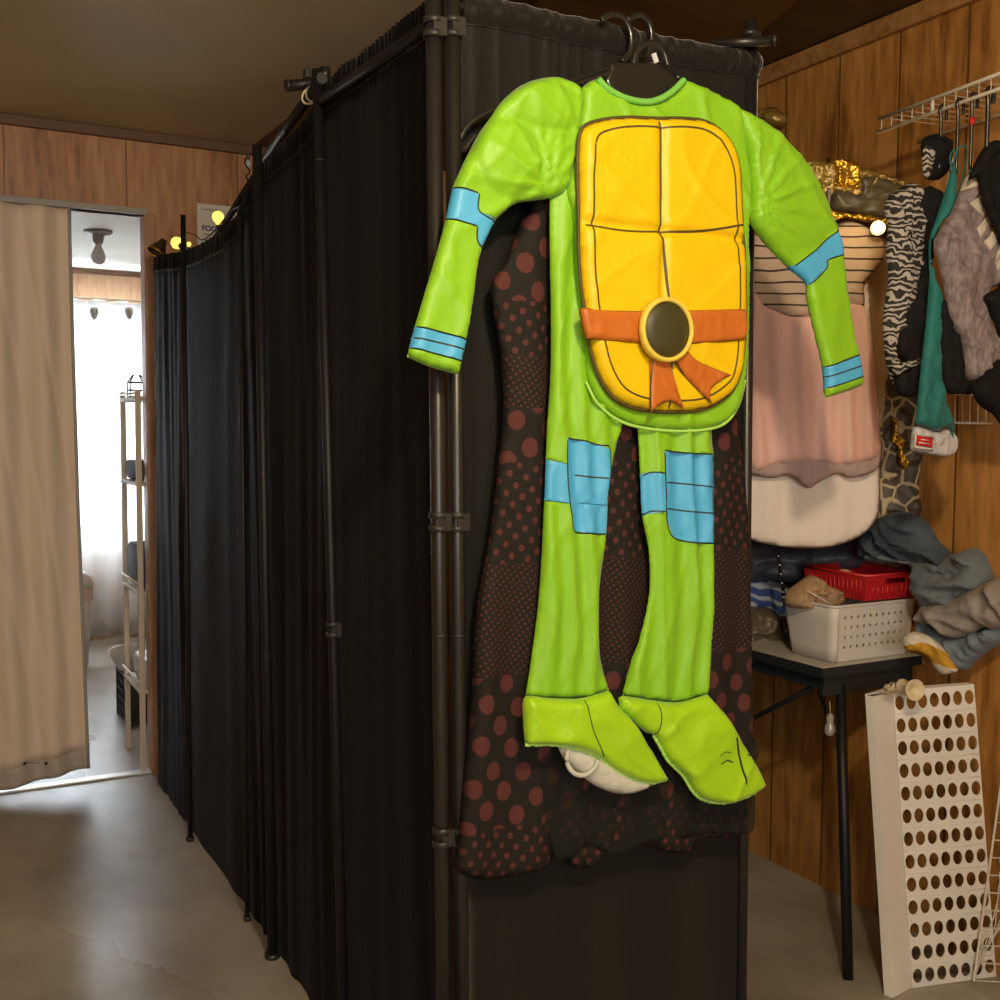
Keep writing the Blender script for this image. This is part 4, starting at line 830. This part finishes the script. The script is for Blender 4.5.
garment('black_jacket', 'black hooded garment hanging behind and right of the heather top', 'jacket', [(966,186),(974,166),(984,152),(996,148),(1008,156),(1012,200),(1012,300),(1010,380),(1004,424),(992,414),(978,404),(972,388),(980,376),(990,366),(1002,354),(996,330),(986,304),(984,296),(1000,284),(1004,258),(996,226),(984,182),(976,168)], 1.565, M['blackcloth'], .018, .02, .008, 18)
garment('dark_collar', 'thick dark scarf looped over the hanger nearest the right edge', 'scarf', [(968,180),(975,162),(985,146),(997,140),(1006,146),(1004,154),(994,156),(987,166),(984,184),(992,206),(1004,232),(1003,246),(992,224),(982,202),(977,178)], 1.55, M['blackcloth'], .010, .012, .004, 20)
# packaged item under the teal camisole
t = empty('packaged_item', at(932,440,'Y',1.62), 'clear plastic packet with a white card and red label below the teal camisole', 'packet')
puff('plastic_bag', [(914,426),(925,428),(936,431),(947,428),(954,438),(953,452),(945,457),(930,455),(912,451),(911,440)], FY(1.625), M['polybag'], .012, .012, .004, crumple(.005,(40,30),3), h=.005, parent=t)
puff('white_card', [(915,434),(934,437),(933,451),(914,448)], FY(1.606), M['white'], .001, .003, .001, None, h=.005, parent=t, sm=False)
lb = puff('red_label', [(917,435),(933,438),(932,448),(916,445)], FY(1.603), M['redlabel'], .001, .003, .001, None, h=.004, parent=t, sm=False)
mb = MB(); 
for (xa_, ya_, xb_, yb_) in ((921,439.5,929,440.5),(919,442.5,930,444)): mb.tube([at(xa_,ya_,'Y',1.6015), at(xb_,yb_,'Y',1.6015)], .0012, 6)
mb.build('label_print', M['paper'], lb)
# ---- dress on the end of the shelf, further back
t = empty('tulle_dress', at(815,225,'Y',2.1), 'girl\'s dress with striped beige bodice and pale pink tulle skirt, right of the costume', 'dress')
f1, f2, f3 = FZc(2.66), FZc(2.70), FZc(2.76)
puff('bodice', [(748,236),(760,228),(785,232),(800,236),(822,232),(838,224),(850,221),(866,226),(880,236),(886,248),(882,262),(870,276),(864,286),(863,308),(840,306),(800,318),(770,310),(748,300)], f1, M['striped'], .014, .03, .01, crumple(.005,(14,6),3,.2), h=.009, parent=t)
puff('skirt', [(748,298),(770,308),(800,316),(840,304),(862,304),(870,330),(876,380),(880,430),(880,455),(866,462),(840,466),(810,462),(780,464),(745,458)], f1, M['pink'], .022, .03, .01, folds(.007,.055,.004,5), h=.009, parent=t)
puff('sheer_hem', [(745,440),(800,450),(850,448),(880,440),(881,462),(870,474),(850,478),(838,474),(820,482),(808,488),(790,476),(770,478),(745,470)], f1, M['pinkhem'], .012, .02, .006, folds(.004,.03,.003,7), h=.009, parent=t, off=-.004)
o = puff('white_tunic', [(742,250),(742,250),(800,245),(850,248),(868,280),(872,330),(878,400),(880,470),(880,500),(876,520),(862,535),(835,546),(800,548),(765,544),(742,536),(742,536)], f2, M['whitecotton'], .012, .03, .008, folds(.005,.08,.002,9), h=.011); tag(o, 'long white cotton tunic with a curved hem, showing below the pink tulle dress', 'tunic')
o = puff('tan_dress', [(840,300),(862,262),(878,236),(890,250),(890,300),(888,380),(884,420),(882,460),(874,400),(860,330)], f3, M['tan'], .012, .02, .006, folds(.004,.05,.002,11), h=.010); tag(o, 'tan garment seen as a strip between the pink dress and the zebra shirt', 'dress')
o = puff('gold_net_fabric', [(878,384),(890,376),(915,390),(928,410),(934,440),(930,470),(926,500),(922,518),(905,520),(890,514),(878,522),(872,480),(872,420)], FZc(2.78), M['giraffe'], .014, .02, .006, crumple(.010,(16,8),6), h=.008); tag(o, 'brown fabric with a gold net pattern hanging under the zebra shirt', 'fabric')
o = puff('gold_foil_ribbon', [(890,416),(897,420),(896,432),(904,440),(903,452),(908,460),(906,470),(898,462),(896,448),(890,440),(892,428)], FZc(2.755), M['gold'], .010, .006, .003, crumple(.008,(60,40),6), h=.004); tag(o, 'strip of shiny gold foil on the net patterned fabric', 'ribbon')
# cellophane wrapped bundle above the dress
t = empty('wrapped_bundle', at(850,180,'Y',2.1), 'long bundle of dark cloth in gold tinted cellophane, above the tulle dress', 'bundle')
f4 = FZc(2.74)
puff('cellophane', [(790,158),(805,160),(835,163),(862,168),(890,176),(904,182),(908,196),(902,206),(880,204),(855,206),(830,200),(808,198),(790,190)], f4, M['olivecello'], .014, .012, .012, crumple(.010,(20,60),6,1.5), h=.007, parent=t)
puff('dark_cloth_roll', [(856,180),(872,176),(895,182),(912,190),(914,216),(896,222),(870,218),(832,212),(828,204),(830,190),(845,190),(856,194)], f4, M['clearbag'], .022, .02, .012, crumple(.007,(8,30),8,.1), h=.007, parent=t, off=.002)
puff('gold_reflection', [(826,159),(842,161),(858,165),(857,192),(842,190),(828,188),(832,176)], f4, M['gold'], .020, .012, .004, crumple(.010,(60,20),9,1.5), h=.006, parent=t, off=.004)  # gold patch stands for the bulb's reflections in the plastic wrapping
o = puff('gold_foil_wrap', [(822,209),(840,212),(860,214),(878,216),(896,222),(888,236),(880,226),(862,224),(845,220),(826,224)], FZc(2.70), M['gold'], .014, .010, .004, crumple(.010,(30,60),10,.2), h=.006); tag(o, 'crinkled gold foil strip along the neckline of the tulle dress', 'foil')
t = empty('hook_bracket', at(822,190,'Y',2.1), 'black oval bracket beside a pale strip behind the costume sleeve', 'bracket')
puff('oval', [(812,180),(818,179),(822,184),(824,196),(822,206),(814,206),(810,194)], FZc(2.69), M['black'], .008, .006, .004, h=.005, parent=t)
puff('pale_strip', [(827,188),(831,188),(830,205),(826,205)], FZc(2.69), M['greycloth'], .008, .006, .004, h=.004, parent=t, sm=False)
o = puff('gold_cellophane_bow', [(756,116),(764,108),(774,107),(781,111),(786,116),(785,124),(777,128),(768,126),(758,124)], Frame((RX-.03,2.6,1.9),(0,-1,0),(-1,0,0)), M['olivecello'], .03, .03, .01, crumple(.015,(18,18),6), h=.008); tag(o, 'small translucent gold cellophane bow stuck on the wall right of the pole', 'bow')
# ================================================================== lit bulbs (string lights)
def bulb(name, lab, px, py, fr, r, m, d, group=None, neck=True):
    c = fr.p3(*fr.uv(px, py)); t = empty(name, c, lab, 'light bulb', group); d = Vector(d).normalized()
    MB().lathe([(0,r),(r*.5,r*.87),(r*.87,r*.5),(r,0),(r*.87,-r*.5),(r*.55,-r*.95),(r*.42,-r*1.3)], c, 20, -d).build('glass_bulb', M[m], t)
    MB().lathe([(r*.46,r*1.2),(r*.5,r*1.3),(r*.5,r*2.2),(r*.3,r*2.4),(0,r*2.4)], c, 14, d).build('socket', M['wire'], t); return t, c
t5, cR = bulb('string_light', 'glowing bulb at the right shoulder of the tulle dress', 878, 228, FZc(2.60), .017, 'bulbhot', (.5,.6,.3))
fx = FX(.80)
bulb('string_light', 'round glowing bulb on top of the partition in front of the white notice', 218, 217, FX(PX+.03), .017, 'bulbglow', (.2,.3,-1))
bulb('string_light', 'glowing bulb beside the thin far pole, lowest along the partition top', 177, 243, FX(PX+.02), .020, 'bulbglow', (.2,-.6,-.3))
bulb('string_light', 'tiny glowing bulb peeking over the third side curtain under the bare rail', 243, 210, FX(PX+.03), .009, 'bulbglow', (0,.5,-1))
bulb('string_light', 'unlit clear bulb hanging left of the middle pole stub', 248, 165, FX(PX-.02), .010, 'bulboff', (0,0,1))
bulb('string_light', 'tiny glowing bulb just right of the far pole', 189, 244, FX(PX+.02), .007, 'bulbglow', (0,.5,-1))
wp = [(186,232),(196,236),(202,240),(210,235),(216,229),(225,218),(230,211),(236,208),(243,205)]
o = MB().tube(catmull([tuple(at(px,py,'X',PX+.03)) for px,py in wp], False, 5), .0022, 6).build('light_cable', M['wire']); tag(o, 'thin black cable looping between the bulbs on top of the partition', 'cable')
o = MB().tube(catmull([tuple(at(px,py,'X',PX-.03)) for px,py in ((258,152),(248,156),(245,163),(250,172),(246,176),(250,184))], False, 5), .0022, 6).build('light_cable', M['wire']); tag(o, 'short loop of black cable beside the middle pole stub', 'cable')
sr = empty('lamp_shade', at(160,245,'X',PX), 'small bronze lamp shade at the far end of the partition, left of the glowing bulb', 'lamp')
c = at(160,247,'X',PX-.0); MB().lathe([(.006,.03),(.012,.028),(.016,.012),(.034,-.022),(.035,-.024),(.032,-.022),(.014,.010),(.006,.026)], c, 22, (.5,.1,.8)).build('shade', mat('bronze_shade', (.10,.07,.03), .3, metal=.7), sr)
MB().lathe([(.034,-.022),(.036,-.024),(.036,-.028),(.033,-.026)], c, 22, (.5,.1,.8)).build('shade_rim', M['gold'], sr)
# ================================================================== notice on the far wall
pw = FYW-.004
c1, c2, c3, c4 = at(197,203,'Y',pw), at(240,206,'Y',pw), at(240,245,'Y',pw), at(197,243,'Y',pw)
nt_ = empty('paper_notice', c1, 'white printed notice on the wood wall above the partition, partly hidden', 'notice')
nx0, nx1, nz1, nz0 = c1.x, c1.x+.20, c1.z, c1.z-.155
MB().bb((nx0,pw,nz0),(nx1,pw+.003,nz1)).build('sheet', M['paper'], nt_)
def text(name, s, loc, size, m, parent, ext=.0004, bold=0):
    cu = bpy.data.curves.new(name, 'FONT'); cu.body = s; cu.size = size; cu.extrude = ext; cu.offset = bold
    o = bpy.data.objects.new(name, cu); me = None
    COL.objects.link(o); dg = bpy.context.evaluated_depsgraph_get(); me = bpy.data.meshes.new_from_object(o.evaluated_get(dg)); bpy.data.objects.remove(o)
    me.transform(Matrix.Translation(loc) @ Matrix.Rotation(math.pi/2, 4, 'X')); me.materials.clear(); me.materials.append(m); return link(name, me, parent)
text('heading_text', 'FOOD', (nx0+.016, pw-.0006, nz1-.098), .027, M['textblue'], nt_, bold=.0008)
text('small_text', 'Residential', (nx0+.016, pw-.0006, nz1-.024), .014, M['textgrey'], nt_)
mb = MB(); mb.bb((nx0+.02,pw-.001,nz1-.112),(nx0+.13,pw,nz1-.109)); mb.bb((nx0+.02,pw-.001,nz1-.132),(nx0+.12,pw,nz1-.129)); mb.build('text_lines', M['textgrey'], nt_)
# ================================================================== folding door curtain on the left
YA = FYW-.05
At, Ab = at(70,206,'Y',YA), at(87,766,'Y',YA)
zt = at(35,204,'Y',YA).z; xe_t, xe_b = at(70,300,'Y',YA).x, at(86,760,'Y',YA).x
zbr, zbl = at(87,766,'Y',YA).z, at(0,790,'Y',YA).z; xl_ = -.62
rnd = [random.uniform(.6,1.4) for _ in range(40)]
def accf(u, v):
    x = (xe_t+(xe_b-xe_t)*v**1.6)*u+xl_*(1-u)
    xz = at(0,790,'Y',YA).x; tt = max(0, min(1, (x-xz)/(xe_b-xz))); zb_ = zbl+(zbr-zbl)*tt
    z = zt*(1-v)+zb_*v
    ph = u*9; y = YA-.016*math.sin(2*math.pi*ph+.8*nz(u*3, v))*(.45+.5*rnd[int(u*20) % 40])-.006*nz(x*16, z*1.5)-.03*v*u*u
    y += .008*ridge(x, z, .15, 9, .6, 4)
    return Vector((x, y, z))
ac = empty('folding_curtain', (xe_t,YA,1.0), 'beige folding vinyl curtain drawn across the left of the doorway, its corner kicked up', 'curtain')
grid('panel', lambda u, v: accf(u, v*.965), 150, 60, M['accordion'], ac, solid=.002)
grid('hem_band', lambda u, v: accf(u, .965+v*.035), 150, 4, M['accordion_hem'], ac, solid=.003)
MB().tube([accf(1, k/20)+Vector((.004,0,0)) for k in range(21)], .006, 8).build('edge_strip', M['graypaint'], ac)
mb = MB()
for px, w in ((25,.011),(30,.004),(33,.004),(36,.004),(39,.004),(46,.011)):
    p = at(px,763.5,'Y',YA-.045); mb.lathe([(0,.002),(w*.5,.0015),(w*.5,-.001)], p, 10, (0,-1,0))
mb.build('printed_mark', M['ink'], ac)
MB().bb((xl_,YA-.02,zt-.004),(xe_t+.01,YA+.03,zt+.008)).build('top_track', M['graypaint'], ac)
# ================================================================== BACK ROOM
YC2 = BY-.12
def sheer(name, lab, x0, x1, z0, nf, seed):
    def fn(u, v):
        x = x0+(x1-x0)*u; return Vector((x, YC2+.022*math.sin(2*math.pi*u*nf+1.2*nz(u*3,v*.8,seed))+.01*nz(u*8,v*2,seed), 2.02*(1-v)+z0*v+.01*nz(u*5,0,seed)*v))
    t = empty(name, (x0,YC2,2.02), lab, 'curtain'); grid('panel', fn, 60, 20, M['sheer'], t, solid=.002); return t
sheer('sheer_curtain', 'left white curtain glowing in front of the back room window', -.45, .78, .03, 8, 2)
sheer('sheer_curtain', 'right white curtain glowing in front of the back room window, beside the rack', .80, 1.5, .04, 5, 5)
cr = empty('curtain_rod', (-.4,YC2,2.03), 'thin rod above the window of the back room', 'rod'); MB().tube([(-.5,YC2-.01,2.03),(1.55,YC2-.01,2.03)], .006, 8).build('tube', M['wirewhite'], cr)
for px, lab in ((94,'left small dark clip on the curtain rod of the back room'), (129,'right dark clip on the curtain rod of the back room')):
    p = at(px,312,'Y',YC2-.03); t = empty('curtain_clip', p, lab, 'clip')
    MB().lathe([(0,.028),(.02,.024),(.026,.0),(.018,-.03),(.006,-.045),(0,-.047)], p, 12).build('body', M['graypaint'], t)
# ceiling lamp holder
c = at(98,231,'Z',BCH); c.z = BCH
cl = empty('ceiling_lamp', c, 'bare bulb in a white ceiling socket seen through the doorway', 'lamp')
MB().lathe([(0,0),(.065,0),(.066,-.008),(.06,-.014),(.03,-.018),(.024,-.05),(.02,-.062),(0,-.062)], c, 24).build('ceiling_socket', mat('grey_socket', (.3,.33,.33), .5), cl)
MB().lathe([(.014,-.06),(.016,-.075),(.030,-.105),(.034,-.125),(.028,-.148),(.012,-.160),(0,-.162)], c, 22).build('glass_bulb', M['bulboff'], cl)
# bin
pc = at(84,660,'Z',0); pc = at(73,667,'Z',0)
bn = empty('waste_bin', (pc.x, pc.y, 0), 'tall white waste bin with a pink liner rim and lid, behind the folding curtain', 'bin')
rz = at(92,585,'Y',pc.y).z; RXw = at(92,640,'Y',pc.y).x-pc.x
def sq(r, z, k=.3):
    return [Vector((pc.x+r*math.copysign(abs(math.cos(a))**k,math.cos(a)), pc.y+r*.8*math.copysign(abs(math.sin(a))**k,math.sin(a)), z)) for a in [2*math.pi*(i+.5)/32 for i in range(32)]]
def loft(mb, rings, cap=True):
    n = len(rings[0]); vs = [p for r_ in rings for p in r_]; fs = [(i*n+j, i*n+(j+1) % n, (i+1)*n+(j+1) % n, (i+1)*n+j) for i in range(len(rings)-1) for j in range(n)]
    mb.add(vs, fs, 0, True)
    if cap: mb.add(rings[0], [list(range(n))[::-1]]); mb.add(rings[-1], [list(range(n))])
    return mb
loft(MB(), [sq(RXw*.72,0.001), sq(RXw*.75,.01), sq(RXw*.95,rz-.06), sq(RXw*.96,rz-.05)]).build('body', M['can'], bn)
loft(MB(), [sq(RXw*.98,rz-.075), sq(RXw*1.02,rz-.07), sq(RXw*1.02,rz-.01), sq(RXw*.98,rz)]).build('liner_rim', mat('pale_pink_liner', (.62,.45,.40), .6), bn)
loft(MB(), [sq(RXw*1.08,rz), sq(RXw*1.10,rz+.012), sq(RXw*1.0,rz+.05), sq(RXw*.7,rz+.075), sq(RXw*.2,rz+.08)]).build('lid', M['can'], bn)
# rack by the door jamb
f_ = at(128,748,'Z',0); n_ = at(143,771,'Z',0); rxx = DR+.0
P1, P2 = f_, Vector((f_.x+.02, FYW+.14, 0)); P2 = n_
rk = empty('storage_rack', (P1.x,P1.y,0), 'tall beige four shelf rack just inside the back room at the right of the doorway', 'rack')
rtop = at(126,392,'Y',P1.y).z
offx = Vector((.32, 0, 0))
for q_ in (P1, P2, P1+offx, P2+offx):
    MB().bb(q_+Vector((-.008,-.010,0)), q_+Vector((.012,.010,rtop)), 0).build('post', M['bone'], rk, bevel=.003)
shelfz = [at(128,398,'Y',P1.y).z, at(128,478,'Y',P1.y).z, at(128,580,'Y',P1.y).z, at(128,672,'Y',P1.y).z]
for z in shelfz:
    mb = MB(); mb.bb((P1.x-.012,P2.y,z-.018),(P1.x+.33,P1.y,z-.002)); mb.build('shelf_board', M['bone'], rk, bevel=.004)
for z in (shelfz[0]+.0, shelfz[2]+.02, shelfz[3]+.02):
    MB().tube([(P1.x-.014,P1.y,z+.01),(P2.x-.010,P2.y,z+.01)], .004, 8).build('side_rail', M['wirewhite'], rk)
def item(name, lab, cat, c, d, m, extra=None):
    t = empty(name, c, lab, cat); c = Vector(c); x, y, z = d
    mb = MB(); loft(mb, [[c+Vector((sx*x/2*k, sy*y/2*k, zz)) for sx, sy in ((-1,-1),(1,-1),(1,1),(-1,1))] for k, zz in ((.9,0),(1,z*.3),(1,z*.85),(.92,z))]); mb.build('body', M[m], t, bevel=.006)
    if extra: extra(t, c, d)
    return t
mx_ = P1.x+.10; my_ = (P1.y+P2.y)/2; dy_ = abs(P1.y-P2.y)*.8
item('folded_cloth', 'dark folded cloth sagging on the second shelf of the beige rack', 'cloth', (mx_,my_,shelfz[1]), (.2,dy_,.075), 'greyblue')
item('fabric_bag', 'dark slumped bag on the third shelf of the beige rack', 'bag', (mx_,my_,shelfz[2]), (.2,dy_*.9,.16), 'greyblue')
item('clear_box', 'pale blue plastic box on the lowest shelf of the beige rack', 'box', (mx_,my_-.02,shelfz[3]), (.18,dy_*.8,.10), 'polybag')
def crate(name, lab, c, d):
    t = empty(name, c, lab, 'crate', None); c = Vector(c); x, y, z = d; mb = MB()
    for sx in (-1, 1):
        for sy in (-1, 1): mb.box(c+Vector((sx*x/2, sy*y/2, z/2)), (.014,.014,z))
    for k in range(6):
        zz = .01+(z-.02)*k/5
        for sx in (-1, 1): mb.box(c+Vector((sx*x/2,0,zz)), (.006,y,.012))
        for sy in (-1, 1): mb.box(c+Vector((0,sy*y/2,zz)), (x,.006,.012))
    for k in range(7):
        u = -.5+k/6
        for sx in (-1, 1): mb.box(c+Vector((sx*x/2,u*y,z/2)), (.006,.008,z))
        for sy in (-1, 1): mb.box(c+Vector((u*x,sy*y/2,z/2)), (.008,.006,z))
    mb.bb(c+Vector((-x/2,-y/2,0)), c+Vector((x/2,y/2,.006))); mb.bb(c+Vector((-x/2+.004,-y/2+.004,.006)), c+Vector((x/2-.004,y/2-.004,z*.9))); mb.build('lattice', M['darkplastic'], t); return t
pk = at(118,722,'Z',0); 
crate('milk_crate', 'tall black lattice crate on the floor under the beige rack', (pk.x+.165,pk.y+.02,0), (.28,.24,at(118,668,'Y',pk.y).z-.02))
dz_ = at(118,668,'Y',pk.y).z
t = empty('plastic_basin', (pk.x+.14,pk.y+.02,dz_), 'round white plastic basin on top of the black lattice crate', 'basin')
MB().lathe([(0,.006),(.10,.006),(.13,.02),(.165,.085),(.172,.088),(.172,.082),(.135,.012),(.11,-.002),(0,-.002)], (pk.x+.14,pk.y+.02,dz_-.018), 30).build('body', M['can'], t)
# lantern on top of the rack
p = Vector((P1.x+.05, P1.y-.03, shelfz[0]))
t = empty('wire_lantern', p, 'small dark wire lantern on the top of the beige rack, against the window', 'lantern')
mb = MB()
for sx in (-1, 1):
    for sy in (-1, 1): mb.tube([p+Vector((sx*.03,sy*.03,0)), p+Vector((sx*.03,sy*.03,.06)), p+Vector((sx*.012,sy*.012,.09))], .003, 6)
for z in (.004,.03,.06): mb.tube([p+Vector((sx*.03,sy*.03,z)) for sx, sy in ((-1,-1),(1,-1),(1,1),(-1,1))], .003, 6, closed=True)
mb.build('cage', M['wire'], t)
# ================================================================== LIGHT
def light(name, kind, loc, power, col, **k):
    l = bpy.data.lights.new(name, kind); l.energy = power; l.color = col
    for a, v in k.items(): setattr(l, a, v)
    o = bpy.data.objects.new(name, l); COL.objects.link(o); o.location = loc; return o
light('ceiling_bulb', 'POINT', (.52,.25,2.14), 68, (1,.79,.52), shadow_soft_size=.05)
o = light('window_daylight', 'AREA', ((WX0+WX1)/2, BY+.35, 1.5), 800, (.80,.90,1), shape='RECTANGLE', size=2.6, size_y=2.4); o.rotation_euler = (R(-90), 0, 0)
o = light('rear_fill_light', 'AREA', (-.6,-2.5,1.55), 72, (1,.95,.88), shape='RECTANGLE', size=2.8, size_y=1.3); o.rotation_euler = (R(90), 0, 0)  # added fill light behind the camera; no window is modelled there
for c_, e_ in ((cR, .35),):
    light('string_bulb_glow', 'POINT', c_+Vector((-.03,-.03,.01)), e_, (1,.7,.3), shadow_soft_size=.02)
W = bpy.data.worlds.new('world'); S.world = W; W.use_nodes = True; bg = W.node_tree.nodes['Background']; bg.inputs[0].default_value = (1,.93,.84,1); bg.inputs[1].default_value = .5
S.view_settings.view_transform = 'Standard'; S.view_settings.look = 'None'; S.view_settings.exposure = .15; S.view_settings.gamma = 1; S.view_settings.use_curve_mapping = False
S.cycles.max_bounces = 6; S.cycles.transparent_max_bounces = 8; S.cycles.caustics_reflective = False; S.cycles.caustics_refractive = False
S.cycles.sample_clamp_indirect = 4
